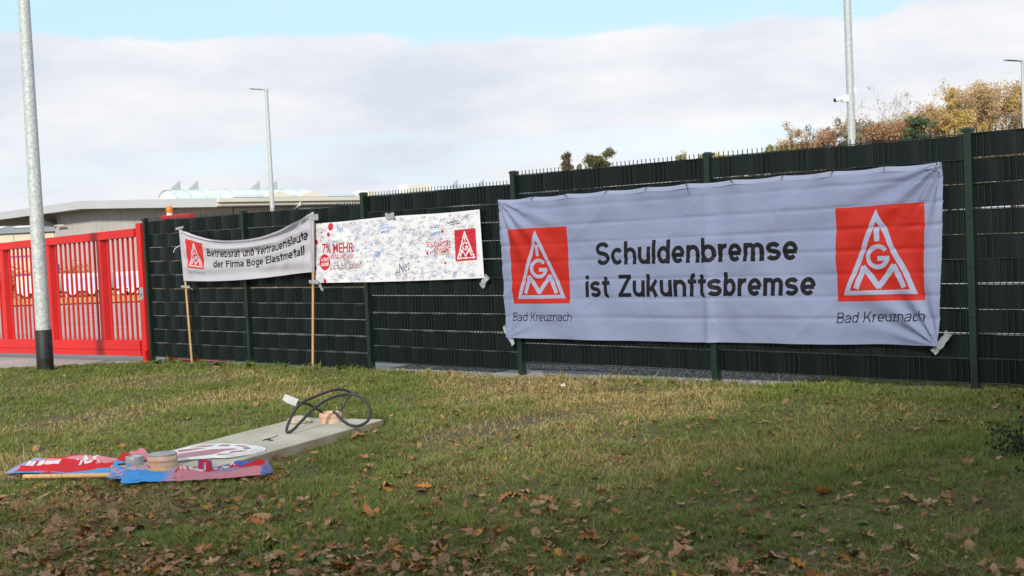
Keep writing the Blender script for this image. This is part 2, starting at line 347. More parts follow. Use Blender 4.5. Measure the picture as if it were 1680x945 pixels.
# ------------------------------------------------------------------ grass (nobody could count it)
def leaf_density(x, y):
    d = 820 * np.exp(-np.clip(y - 6.1 + 0.52 * np.clip(x + 1.3, 0, 5), 0, 20) / 0.95)
    d = np.where(x < -1.4, d + 240 * np.exp(-np.clip(y - 8.4, 0, 9) / .5) * (y < 9.6), d)
    return (d * np.clip(.35 + 2.0 * (fbm(x * 1.6, y * 1.6, 91, 4) - .27), .12, 2) + 9 + 19 * np.exp(-((y - 9.2) / 2) ** 2))
def build_grass():
    P = []
    def zone(y0, y1, dens):
        n = int((y1 - y0) * 24 * dens); yy = rng.uniform(y0, y1, n); xx = rng.uniform(-12, 12, n)
        half = 0.40 * yy + np.where(rng.random(n) < .4, 3.6, .8)
        k = (np.abs(xx + 0.02) < half) & on_lawn(xx, yy) & ~in_slab(xx, yy)
        P.append(np.stack([xx[k], yy[k]], 1))
    zone(4.6, 7.0, 9500); zone(7.0, 9.0, 8000); zone(9.0, 11.5, 5600); zone(11.5, 15, 3600); zone(15, 21, 1800)
    P_ = np.concatenate(P); x, y = P_[:, 0].copy(), P_[:, 1].copy()
    # every second blade joins a tuft: it moves close to a tuft centre and shares its build
    n_all = len(x); tid = np.arange(n_all); ctr = rng.random(n_all) < .045; ci = np.nonzero(ctr)[0]
    order = np.lexsort((x, np.round(y / .05))); pos = np.empty(n_all, int); pos[order] = np.arange(n_all)
    cpos = np.sort(pos[ci]); nearest = order[cpos[np.clip(np.searchsorted(cpos, pos), 0, len(cpos) - 1)]]
    dcen = np.hypot(x[nearest] - x, y[nearest] - y); join = (rng.random(n_all) < .62) & (dcen < .30)
    x = np.where(join, x[nearest] + rng.normal(0, .014, n_all), x); y = np.where(join, y[nearest] + rng.normal(0, .014, n_all), y)
    tuft = rng.random(n_all)[nearest]; tuft = np.where(join, tuft, .35); tcol = np.where(join, rng.random(n_all)[nearest], rng.random(n_all))
    clump = fbm(x * 3.1, y * 3.1, 61, 3); keep = rng.random(len(x)) < np.clip(1.3 - 1.2 * bare(x, y) + (clump - .5) * 1.0, .07, 1)
    x, y, clump, tuft, tcol = x[keep], y[keep], clump[keep], tuft[keep], tcol[keep]; n = len(x)
    s = (x - OX) * DX + (y - OY) * DY; nn = (x - OX) * NX + (y - OY) * NY
    z = lawn_z(x, y)
    dist = np.sqrt(x * x + y * y)
    lush = np.clip((fbm(x * .9, y * .9, 77, 3) - .42) * 5, 0, 1)
    h = rng.uniform(.012, .033, n) * (0.75 + .9 * np.clip((clump - .35) * 2, 0, 1)) * (1 + .35 * lush) * (.62 + 1.0 * tuft)
    edge = nn - edge_n(s)
    h *= 1 + 1.1 * np.exp(-(edge / .12) ** 2) * (s > 2.6) * (s < 7.4) * rng.random(n)   # long tufts along the fence foot
    h *= 1 - .22 * np.clip(leaf_density(x, y) / 260, 0, 1)
    tall = rng.random(n) < .03; h[tall] *= 1.9
    az = rng.uniform(0, 2 * math.pi, n); lean = rng.uniform(.3, 1.7, n) * h
    w = rng.uniform(.0012, .0026, n) * (1 + np.clip(dist - 8, 0, 12) * .10)
    dx, dy = np.cos(az), np.sin(az); px, py = -dy, dx
    V = np.empty((n, 5, 3), np.float32)
    for i, (f, ww, hz) in enumerate(((0, 1, 0), (0, -1, 0), (.35, .85, .6), (.35, -.85, .6), (1, 0, 1))):
        V[:, i, 0] = x + dx * lean * f + px * w * ww; V[:, i, 1] = y + dy * lean * f + py * w * ww; V[:, i, 2] = z - .004 + h * hz
    # colour: green to straw, in patches
    strawband = np.clip(1 - np.abs((dist - 12.0) / 3.4), 0, 1) * np.clip((x + 3.0) / 3, .25, 1)
    pf = fbm(x * .75, y * .75, 31, 4); straw = np.clip((pf - .5) * 1.8 + .24 + .24 * strawband + .3 * bare(x, y), 0.05, .85)
    straw *= np.where((s > 2.4) & (edge < .5), .35, 1)
    isdry = (.55 * rng.random(n) + .45 * tcol) < straw
    g1 = np.array([.10, .145, .030]); g2 = np.array([.27, .305, .078]); d1 = np.array([.34, .26, .10]); d2 = np.array([.60, .48, .22]); br = np.array([.11, .065, .03])
    t = (.6 * tcol + .4 * rng.random(n))[:, None]; c = np.where(isdry[:, None], d1 + (d2 - d1) * t, g1 + (g2 - g1) * t)
    brown = (rng.random(n) < .10 * isdry)[:, None]; c = np.where(brown, br, c)
    c = c * (0.85 + .35 * fbm(x * 2.2, y * 2.2, 12, 2))[:, None]
    col = np.repeat(c[:, None, :], 5, 1); col[:, 4] *= 1.12
    b = np.arange(n)[:, None] * 5
    quads = b + np.array([[0, 1, 3, 2]]); tris = b + np.array([[2, 3, 4]])
    me = np_mesh("grass", V.reshape(-1, 3), tris=tris, quads=quads, col=col.reshape(-1, 3))
    o = link("grass", me, M['grass']); tag(o, "short autumn lawn grass, green with straw coloured patches", "grass", kind="stuff")
    print("grass blades", n)
build_grass()

# ------------------------------------------------------------------ fallen leaves: the largest are pieces of the lawn, the rest one litter
def oak_outline(nl, seed):
    r = random.Random(seed); L = []; 
    for i in range(nl + 1):
        t = i / nl; w = math.sin(math.pi * min(1, t * .93 + .05)) ** .8 * (.30 + .06 * r.random())
        L.append((t, w * (1.0 if i % 2 else .58)))
    L[0] = (0, .02); L[-1] = (1, .03)
    return L
def leaf_geo(seed, size=1.0):
    """lobed leaf, mid rib along x, curled; returns verts (n,3) and quads"""
    r = random.Random(seed); O_ = oak_outline(8 if seed % 2 else 6, seed); V = []
    curl = r.uniform(.6, 3.2) * r.choice((1, 1, -.6)); bend = r.uniform(-1.6, 2.2); tw = r.uniform(-.5, .5)
    for t, w in O_:
        for k in (-1, 0, 1):
            yv = k * w; zv = curl * yv * yv + bend * .35 * (t - .5) ** 2 + tw * yv * (t - .5) + r.uniform(-.015, .015) + (-.02 if k == 0 else 0)
            V.append((t - .5, yv, zv))
    Q = []
    for i in range(len(O_) - 1):
        a = i * 3; Q += [(a, a + 3, a + 4, a + 1), (a + 1, a + 4, a + 5, a + 2)]
    V = np.array(V); V[:, 2] -= V[:, 2].min(); return V * size, np.array(Q)
LEAFCOL = 1.25 * np.array([(.20, .105, .055), (.25, .135, .07), (.29, .165, .085), (.14, .065, .033), (.25, .10, .035), (.30, .19, .115), (.27, .15, .08), (.32, .14, .035), (.21, .12, .07), (.25, .155, .095)])
def build_leaves():
    n0 = 420000; y = rng.uniform(4.5, 20, n0); x = rng.uniform(-9, 6, n0)
    k = (np.abs(x) < .40 * y + .9) & on_lawn(x, y) & ~in_slab(x, y, -.02); x, y = x[k], y[k]
    area = 15 * 15.5; p = leaf_density(x, y) * area / n0; k = rng.random(len(x)) < p; x, y = x[k], y[k]; n = len(x)
    size = np.where(rng.random(n) < .84, rng.uniform(.020, .055, n), rng.uniform(.055, .105, n)) * np.where(rng.random(n) < .10, 1.3, 1); size = np.where(y > 10, size * .9, size)
    dist = np.sqrt(x * x + y * y); inview = (np.abs(x + .03) < .392 * y) & (y > 5.35)
    order = np.argsort(-(size / dist) * inview); big = order[:300]; rest = order[300:]
    protos = []
    for i in range(14):
        V, Q = leaf_geo(100 + i); c = LEAFCOL[rng.integers(len(LEAFCOL))]
        me = np_mesh("leaf_%d" % i, V, quads=Q, smooth=True); mm = mat("dry_oak_leaf_%d" % i, tuple(c), .75, var=.28, vscale=7, objvar=.25, spec=.25, bump=.3, bscale=14); me.materials.append(mm); protos.append(me)
    def pose(sz):
        return (rng.normal(0, .34), rng.normal(0, .34), rng.uniform(0, 6.283))
    for i in big:
        o = bpy.data.objects.new("leaf", protos[rng.integers(len(protos))]); COL.objects.link(o); o.parent = lawn
        o.location = (x[i], y[i], float(lawn_z(x[i], y[i])) + rng.uniform(.004, .02)); o.rotation_euler = pose(size[i]); o.scale = (size[i],) * 3
    VV, QQ, CC = [], [], []; b = 0; G = [leaf_geo(300 + i) for i in range(24)]
    for i in rest:
        V, Q = G[rng.integers(24)]; rx, ry, rz = pose(size[i])
        Rm = np.array(Matrix.Rotation(rz, 3, 'Z') @ Matrix.Rotation(ry, 3, 'Y') @ Matrix.Rotation(rx, 3, 'X'))
        P = (V * size[i]) @ Rm.T + np.array([x[i], y[i], float(lawn_z(x[i], y[i])) + rng.uniform(.0, .028)])
        VV.append(P); QQ.append(Q + b); b += len(V)
        c = LEAFCOL[rng.integers(len(LEAFCOL))] * rng.uniform(.75, 1.25)
        if rng.random() < .02: c = np.array([.45, .27, .05])
        CC.append(np.tile(c, (len(V), 1)) * rng.uniform(.88, 1.12, (len(V), 1)))
    me = np_mesh("leaf_litter", np.concatenate(VV), quads=np.concatenate(QQ), col=np.concatenate(CC), smooth=True)
    o = link("leaf_litter", me, M['litter'], lawn); o["kind"] = "stuff"
    print("leaves", n)
build_leaves()

# ------------------------------------------------------------------ gravel strip and pad under the fence
gs = fence_sheet("gravel_strip", -9.5, 2.45, -1.3, .9, 60, 14, 0.0, mat("grey_gravel_bed", (.10, .10, .10), .95, col2=(.27, .27, .27), vscale=45, bump=1.0, bscale=60))
def build_gravel():
    n = 24000; s = rng.uniform(-5, 2.4, n); nn = rng.uniform(-.75, .4, n); x = OX + DX * s + NX * nn; y = OY + DY * s + NY * nn
    k = ~((s > -.9) & (s < .55) & (nn > -.45)) ; x, y = x[k], y[k]; n = len(x); z = gz(x, y) + .004
    base = np.array([(1, 0, 0), (0, 1, 0), (-1, 0, 0), (0, -1, 0), (0, 0, .7), (0, 0, -.5)]); T = np.array([(0, 1, 4), (1, 2, 4), (2, 3, 4), (3, 0, 4), (1, 0, 5), (2, 1, 5), (3, 2, 5), (0, 3, 5)])
    r = rng.uniform(.007, .018, n); a = rng.uniform(0, 6.28, n); ca, sa = np.cos(a), np.sin(a)
    V = base[None] * r[:, None, None] * rng.uniform(.7, 1.3, (n, 6, 3)); Vx = V[..., 0] * ca[:, None] - V[..., 1] * sa[:, None]; Vy = V[..., 0] * sa[:, None] + V[..., 1] * ca[:, None]
    V = np.stack([Vx + x[:, None], Vy + y[:, None], V[..., 2] + z[:, None]], -1)
    c = rng.uniform(.08, .36, n)[:, None] * np.array([[1, .99, .97]]); col = np.repeat(c[:, None], 6, 1)
    me = np_mesh("gravel", V.reshape(-1, 3), tris=(np.arange(n)[:, None, None] * 6 + T[None]).reshape(-1, 3), col=col.reshape(-1, 3))
    tag(link("gravel", me, M['gravel']), "strip of loose grey gravel under the green fence", "gravel", kind="stuff")
build_gravel()
b = MB(); b.fbox(-.7, .45, -.42, .42, -.05, .055)
tag(b.build("concrete_pad", mat("worn_pad_concrete", (.26, .255, .245), .9, col2=(.36, .355, .34), vscale=4, bump=.4, bscale=60), bevel=.006), "pale concrete pad under the fence post beside the gravel", "concrete pad")
b = MB(); b.fbox(-.35, 1.3, -1.25, -.95, -.05, .17); b.fbox(-.3, -.26, -.97, -.93, -.05, .05)
tag(b.build("step_slab", M['concrete'], bevel=.006), "low concrete step behind the raised fence panel", "step")
fence_sheet("grass_verge", -8, -.2, -3.2, -1.32, 40, 8, .05, mat("verge_turf", (.03, .05, .012), .95, col2=(.075, .10, .03), vscale=30, bump=1, bscale=50))
def verge_blades():
    n = 9000; s = rng.uniform(-8, -.25, n); nn = rng.uniform(-2.2, -1.2, n); x = OX + DX * s + NX * nn; y = OY + DY * s + NY * nn; z = gz(x, y) + .04
    h = rng.uniform(.05, .13, n); az = rng.uniform(0, 6.28, n); w = .005
    V = np.stack([np.stack([x - w * np.sin(az), y + w * np.cos(az), z], -1), np.stack([x + w * np.sin(az), y - w * np.cos(az), z], -1), np.stack([x + h * .6 * np.cos(az), y + h * .6 * np.sin(az), z + h], -1)], 1)
    c = np.array([.06, .10, .02])[None] * rng.uniform(.6, 1.6, (n, 1)); me = np_mesh("verge_grass", V.reshape(-1, 3), tris=np.arange(n * 3).reshape(n, 3), col=np.repeat(c[:, None], 3, 1).reshape(-1, 3))
    tag(link("verge_grass", me, M['grass']), "longer dark green grass behind the fence", "grass", kind="stuff")
verge_blades()

# ------------------------------------------------------------------ the green privacy fence
fence = empty("privacy_fence", fp(0, 0, 0), "dark green rod mesh fence woven with plastic privacy strips, stepped along the slope", "fence")
FO = fence.location.copy()
PW = 2.52
LEVEL = {3: -.0, 2: .008, 1: .008, 0: .103, -1: .194, -2: .199, -3: .203, -4: .210}   # bottom of the panel starting at post k-1 .. k
# panel index p spans s from PW*(p-1) to PW*p
PANELS = {3: .008, 2: .008, 1: .103, 0: .194, -1: .199, -2: .203, -3: .21, -4: .215}
def rel(v): return [(p[0] - FO.x, p[1] - FO.y, p[2] - FO.z) for p in v]
def wire_mat_mesh(s0, s1, z0):
    b = MB(); r = .0032; n = 49; w = s1 - s0
    for i in range(n):
        s = s0 + w * i / (n - 1); b.fbox(s - r, s + r, -r, r, z0 - .004, z0 + 2.045)
    for k in range(11):
        z = z0 + .2 * k
        for q in (-1, 1): b.fbox(s0, s1, q * .0075 - r * 1.15, q * .0075 + r * 1.15, z - r, z + r)
    return b
def strip_mesh(s0, s1, z0, k, seed):
    r = random.Random(seed); ns = 73; S = np.linspace(s0, s1, ns); hz = .1905 + r.uniform(-.004, .003); off = r.uniform(-.002, .003); tilt = r.uniform(-.002, .002)
    per = .40; ph = (k % 2) * math.pi + r.uniform(-.5, .5)
    wv = np.sin(2 * math.pi * S / per + ph); A = .0105 * np.tanh(2.2 * wv) + .0025 * np.array([r.uniform(-1, 1) for _ in S]) * .35
    t = (S - s0) / (s1 - s0)
    sag = r.uniform(-.0025, .0025) * np.sin(math.pi * t * r.choice((1, 2)))
    zb = z0 + .2 * k + .0065 + off + tilt * (t - .5) * 2 + sag; zt = zb + hz
    V = []; 
    for n_off in (.0012, -.0012):
        for zz in (zb, zt):
            x = OX + DX * S + NX * (A + n_off); y = OY + DY * S + NY * (A + n_off); V.append(np.stack([x, y, zz], -1))
    V = np.concatenate(V); V[:, 0] -= FO.x; V[:, 1] -= FO.y; V[:, 2] -= FO.z
    i = np.arange(ns - 1); a, bb, c, d = 0, ns, 2 * ns, 3 * ns; E4 = 4 * ns; V = np.concatenate([V, V])
    q = np.concatenate([np.stack([a + i, a + i + 1, bb + i + 1, bb + i], -1), np.stack([c + i + 1, c + i, d + i, d + i + 1], -1), E4 + np.stack([bb + i, bb + i + 1, d + i + 1, d + i], -1), E4 + np.stack([a + i + 1, a + i, c + i, c + i + 1], -1)])
    me = np_mesh("privacy_strip", V, quads=q); 
    me.polygons.foreach_set("use_smooth", np.arange(len(q)) < 2 * (ns - 1)); return me
for p, z0 in PANELS.items():
    s0, s1 = PW * (p - 1) + .012, PW * p - .012
    pm = wire_mat_mesh(s0, s1, z0).build("fence_panel", M['wire'], fence, origin=FO)
    for k in range(10):
        st = link("privacy_strip", strip_mesh(s0 + .004, s1 - .004, z0, k, p * 100 + k), M['strip'], pm)
for k in range(-5, 4):
    s = PW * k; zt = max(PANELS.get(k, -9), PANELS.get(k + 1, -9)) + 2.03; x, y, _ = fp(s, 0, 0); zb = float(gz(x, y)) - .05
    b = MB(); b.fbox(s - .03, s + .03, -.028, .045, zb, zt)
    for zc in np.arange(zb + .25, zt - .1, .4): b.fbox(s - .022, s + .022, .045, .051, zc, zc + .03)
    po = b.build("post", M['post'], fence, bevel=.004, origin=FO)
    c = MB(); q = .036
    def ring(h, g): return [fp(s + i * (.03 + g), .0085 + j * (.0365 + g), h) for i, j in ((-1, -1), (1, -1), (1, 1), (-1, 1))]
    v = ring(zt - .012, .006) + ring(zt + .006, .006) + ring(zt + .02, -.012); c.add(v, [(3, 2, 1, 0)] + [(a + i, a + (i + 1) % 4, a + 4 + (i + 1) % 4, a + 4 + i) for a in (0, 4) for i in range(4)] + [(8, 9, 10, 11)])
    c.build("post_cap", M['post'], po, origin=FO)

# ------------------------------------------------------------------ raster canvas for flat print (lettering, logos) on the banners
def glyph_tris(body, bold=0.0, shear=0.0, space=1.0):
    cu = bpy.data.curves.new("t", 'FONT'); cu.body = body; cu.offset = bold; cu.shear = shear; cu.space_character = space; cu.resolution_u = 6
    ob = bpy.data.objects.new("t", cu); COL.objects.link(ob); dg = bpy.context.evaluated_depsgraph_get(); me = ob.evaluated_get(dg).to_mesh()
    me.calc_loop_triangles(); V = np.array([v.co[:2] for v in me.vertices]); T = np.array([t.vertices[:] for t in me.loop_triangles])
    ob.evaluated_get(dg).to_mesh_clear(); bpy.data.objects.remove(ob); bpy.data.curves.remove(cu)
    mn = V.min(0); mx = V.max(0); return (V - mn) / (mx - mn), T
def _ell(cx, cy, rx, ry, a0, a1, k=22):
    t = np.linspace(R(a0), R(a1), k); return np.stack([cx + rx * np.cos(t), cy + ry * np.sin(t)], -1)
def stroke_glyph(ch, w):
    """centre lines of a plain grotesque letter, cap height 1; returns (polylines, advance)"""
    h = w / 2; xh = .735; q = w * .88 / 2; C_ = lambda *p: np.array(p, float); W_ = .615 + w * .45
    def arch(x0, x1): r = (x1 - x0) / 2; ry = min(r, xh - q) * .95; return np.concatenate([_ell((x0 + x1) / 2, xh - q - ry, r, ry, 180, 0), C_((x1, 0))])
    bowl = lambda x0, x1: _ell((x0 + x1) / 2, xh / 2, (x1 - x0) / 2 - h, xh / 2 - q, 0, 360, 40)
    if ch == ' ': return [], .38
    if ch == 'l': return [C_((h, 0), (h, 1))], w
    if ch == 'i': return [C_((h, 0), (h, xh)), C_((h, 1 - w * .85), (h, 1))], w
    if ch in 'nh': return [C_((h, 0), (h, xh if ch == 'n' else 1)), arch(h, W_ - h)], W_
    if ch == 'u':
        a = arch(h, W_ - h); a = np.stack([W_ - a[:, 0], xh - a[:, 1]], -1); return [C_((W_ - h, 0), (W_ - h, xh)), a], W_
    if ch == 'm': d = W_ * .84 - w; return [C_((h, 0), (h, xh)), arch(h, h + d), arch(h + d, h + 2 * d)], 2 * d + w
    if ch == 'r': W2 = .30 + w * .6; return [C_((h, 0), (h, xh)), _ell(h + .25, xh - q - .30, .25, .30, 180, 72, 12)], W2
    if ch in 'db':
        st = W_ - h if ch == 'd' else h; return [bowl(0, W_), C_((st, 0), (st, 1))], W_
    if ch == 'o': return [bowl(0, W_ + .03)], W_ + .03
    if ch == 'g': return [bowl(0, W_), np.concatenate([C_((W_ - h, xh)), _ell(W_ / 2, -.06, W_ / 2 - h, .235 - q, 0, -160, 20)])], W_
    if ch == 'c': return [_ell(W_ / 2, xh / 2, W_ / 2 - h, xh / 2 - q, 38, 322, 34)], W_ - .05
    if ch == 'e': return [_ell(W_ / 2, xh / 2, W_ / 2 - h, xh / 2 - q, 0, 318, 36), C_((h, xh * .47), (W_ - h * .6, xh * .47))], W_
    if ch == 'a':
        return [np.concatenate([_ell(W_ * .48, xh - q - .17, W_ * .48 - h, .17, 165, 0, 18), C_((W_ - h - .02, .0))]), np.concatenate([C_((W_ - h, xh * .56)), _ell(W_ * .42, .22, W_ * .42 - h, .22 - q + .0, 90, 300, 20), C_((W_ - h, .16))])], W_
    if ch in 'sS':
        H_ = xh if ch == 's' else 1.0; WW = W_ * .93 if ch == 's' else W_ * 1.12; r1 = (H_ - 2 * q) / 4; cx = WW / 2
        return [np.concatenate([_ell(cx, H_ - q - r1, cx - h, r1, 18, 238, 24), _ell(cx, q + r1, cx - h, r1, 58, -162, 24)])], WW
    if ch in 'tf':
        if ch == 't': return [np.concatenate([C_((.12 + h, .93), (.12 + h, .22)), _ell(.12 + h + .13, .13 + q * .6, .13, .13, 180, 290, 10)]), C_((0, xh - q), (.12 + w + .16, xh - q))], .26 + w
        return [np.concatenate([C_((.11 + h, 0)), _ell(.11 + h + .17, 1 - q - .17, .17, .17, 180, 80, 12)]), C_((0, xh - q), (.11 + w + .16, xh - q))], .26 + w
    if ch in 'kK':
        H_ = xh if ch == 'k' else 1.0; WW = W_ * (.98 if ch == 'k' else 1.2); return [C_((h, 0), (h, 1)), C_((w, H_ * .36), (WW - h * 1.1, H_)), C_((w + (WW - w) * .28, H_ * .56), (WW - h, 0))], WW
    if ch in 'zZ':
        H_ = xh if ch == 'z' else 1.0; WW = W_ * (.88 if ch == 'z' else 1.08); return [C_((.02, H_ - q), (WW - .02, H_ - q)), C_((WW - h * 1.3, H_ - w * .6), (h * 1.3, w * .6)), C_((0, q), (WW, q))], WW
    if ch == 'B':
        WW = W_ * 1.15; o_ = [C_((h, 0), (h, 1))]
        for y0, y1, x in ((.5, 1, WW * .92), (0, .545, WW)):
            r = (y1 - y0) / 2 - q; o_.append(np.concatenate([C_((h, y1 - q)), _ell(x - h - r, (y0 + y1) / 2, r, r, 90, -90, 16), C_((h, y0 + q))]))
        return o_, WW
    if ch == 'V': WW = W_ * 1.18; return [C_((h, 1), (WW / 2, .06)), C_((WW - h, 1), (WW / 2, .06)), C_((WW / 2 - h * .6, .06), (WW / 2 + h * .6, .06))], WW
    if ch in 'FE': WW = W_ * (1.0 if ch == 'F' else 1.06); o_ = [C_((h, 0), (h, 1)), C_((h, 1 - q), (WW, 1 - q)), C_((h, .53), (WW * .93, .53))]; return (o_ + [C_((h, q), (WW, q))] if ch == 'E' else o_), WW
    return [], .4
def stroke_text(body, w):
    """triangles of a whole line; x scaled to 0..1, y in cap heights from the baseline"""
    V, T = [], []; x = 0; gap = .055 + .07 * (1 - w * 3)
    for ch in body:
        L_, adv = stroke_glyph(ch, w)
        for P in L_:
            P = np.asarray(P, float); d = np.gradient(P, axis=0) if len(P) > 2 else np.repeat((P[1:] - P[:1]), 2, 0)
            d /= np.linalg.norm(d, axis=1)[:, None] + 1e-9; nn = np.stack([-d[:, 1], d[:, 0]], -1); th = w / 2 * (np.abs(nn[:, :1]) + np.abs(nn[:, 1:]) * .88) / (np.abs(nn[:, :1]) + np.abs(nn[:, 1:]))
            b = len(V); k = len(P)
            for a, c in zip(P + nn * th, P - nn * th): V += [(a[0] + x, a[1]), (c[0] + x, c[1])]
            for i in range(k - 1): T += [(b + 2 * i, b + 2 * i + 1, b + 2 * i + 3), (b + 2 * i, b + 2 * i + 3, b + 2 * i + 2)]
        x += adv + gap
    V = np.array(V); V[:, 0] /= (x - gap); return V, T
class Canvas:
    def __init__(s, w, h, col): s.w, s.h = w, h; s.a = np.ones((h, w, 4), np.float32); s.a[..., :3] = col
    def tris(s, P, T, col, alpha=1.0):
        """P in uv (v up) ; painted straight into the picture"""
        Q = np.asarray(P) * [s.w, s.h]; col = np.asarray(col, np.float32)
        for t in T:
            a, b, c = Q[t[0]], Q[t[1]], Q[t[2]]
            x0 = max(int(min(a[0], b[0], c[0])), 0); x1 = min(int(max(a[0], b[0], c[0])) + 2, s.w); y0 = max(int(min(a[1], b[1], c[1])), 0); y1 = min(int(max(a[1], b[1], c[1])) + 2, s.h)
            if x1 <= x0 or y1 <= y0: continue
            gx = np.arange(x0, x1)[None] + .5; gy = np.arange(y0, y1)[:, None] + .5
            d = (b[0] - a[0]) * (c[1] - a[1]) - (c[0] - a[0]) * (b[1] - a[1])
            if abs(d) < 1e-9: continue
            u = ((b[0] - gx) * (c[1] - gy) - (c[0] - gx) * (b[1] - gy)) / d; v = ((c[0] - gx) * (a[1] - gy) - (a[0] - gx) * (c[1] - gy)) / d
            k = (u >= -1e-6) & (v >= -1e-6) & (1 - u - v >= -1e-6)
            s.a[y0:y1, x0:x1, :3][k] = col
    def poly(s, P, col):
        P = np.asarray(P, float)
        from mathutils.geometry import tessellate_polygon
        T = tessellate_polygon([[Vector((p[0] * s.w, p[1] * s.h, 0)) for p in P]]); s.tris(P, T, col)
    def line(s, P, r, col, alpha=1.0):
        """polyline in uv, r in pixels"""
        Q = np.asarray(P) * [s.w, s.h]; col = np.asarray(col, np.float32)
        for a, b in zip(Q[:-1], Q[1:]):
            x0 = max(int(min(a[0], b[0]) - r - 1), 0); x1 = min(int(max(a[0], b[0]) + r + 2), s.w); y0 = max(int(min(a[1], b[1]) - r - 1), 0); y1 = min(int(max(a[1], b[1]) + r + 2), s.h)
            if x1 <= x0 or y1 <= y0: continue
            gx = np.arange(x0, x1)[None] + .5; gy = np.arange(y0, y1)[:, None] + .5; d = b - a; L2 = max(d @ d, 1e-9)
            t = np.clip(((gx - a[0]) * d[0] + (gy - a[1]) * d[1]) / L2, 0, 1); k = (gx - a[0] - t * d[0]) ** 2 + (gy - a[1] - t * d[1]) ** 2 <= r * r
            reg = s.a[y0:y1, x0:x1, :3]; reg[k] = reg[k] * (1 - alpha) + col * alpha
    def disc(s, c, ru, rv, col):
        t = np.linspace(0, 2 * math.pi, 40, endpoint=False); s.poly(np.stack([c[0] + ru * np.cos(t), c[1] + rv * np.sin(t)], -1), col)
    def text(s, body, bl, br, tl, col, bold=0.0, shear=0.0, space=1.0):
        V, T = glyph_tris(body, bold, shear, space); bl, br, tl = map(np.asarray, (bl, br, tl))
        s.tris(bl + V[:, :1] * (br - bl) + V[:, 1:] * (tl - bl), T, col)
    def grotesque(s, body, bl, br, tl, col, w):
        V, T = stroke_text(body, w); bl, br, tl = map(np.asarray, (bl, br, tl)); s.tris(bl + V[:, :1] * (br - bl) + V[:, 1:] * (tl - bl), T, col)
    def logo(s, tl, tr, brr, bl, red, white, stroke_white=True):
        """red square with the white triangle holding I, G and M"""
        tl, tr, brr, bl = map(np.asarray, (tl, tr, brr, bl))
        def mp(p):
            p = np.asarray(p, float); u = p[..., :1]; v = p[..., 1:2]; return bl * (1 - u) * (1 - v) + brr * u * (1 - v) + tl * (1 - u) * v + tr * u * v
        s.poly(mp([(0, 0), (1, 0), (1, 1), (0, 1)]), red)
        A = np.array([(.475, .965), (.075, .065), (.93, .065)]); I = np.array([(.475, .835), (.155, .112), (.845, .112)])
        s.poly(mp(A), white); s.poly(mp(I), red)
        s.poly(mp([(.449, .625), (.503, .625), (.503, .775), (.449, .775)]), white)
        # G: ring open at the right, with its bar
        t = np.linspace(R(38), R(360), 40); ro, ri = .142, .092; cx, cy = .484, .462
        ring = np.concatenate([np.stack([cx + ro * np.cos(t), cy + ro * .92 * np.sin(t)], -1), np.stack([cx + ri * np.cos(t[::-1]), cy + ri * .92 * np.sin(t[::-1])], -1)])
        Q = mp(ring); n = len(t); T = [(i, i + 1, 2 * n - 1 - i) for i in range(n - 1)] + [(i + 1, 2 * n - 2 - i, 2 * n - 1 - i) for i in range(n - 1)]; s.tris(Q, T, white)
        s.poly(mp([(.482, .418), (.626, .418), (.626, .468), (.482, .468)]), white)
        # M: zigzag
        Z = np.array([(.235, .145), (.315, .355), (.488, .150), (.665, .36), (.765, .145)]); Wd = .030
        for a, bq in zip(Z[:-1], Z[1:]):
            d = (bq - a) / np.linalg.norm(bq - a); nrm = np.array([-d[1], d[0]]) * Wd; ex = d * .012
            s.poly(mp([a - ex + nrm, bq + ex + nrm, bq + ex - nrm, a - ex - nrm]), white)
    def image(s, name):
        im = bpy.data.images.new(name, s.w, s.h, float_buffer=True); im.colorspace_settings.name = 'Linear Rec.709'
        im.pixels.foreach_set(s.a.ravel()); im.update(); return im
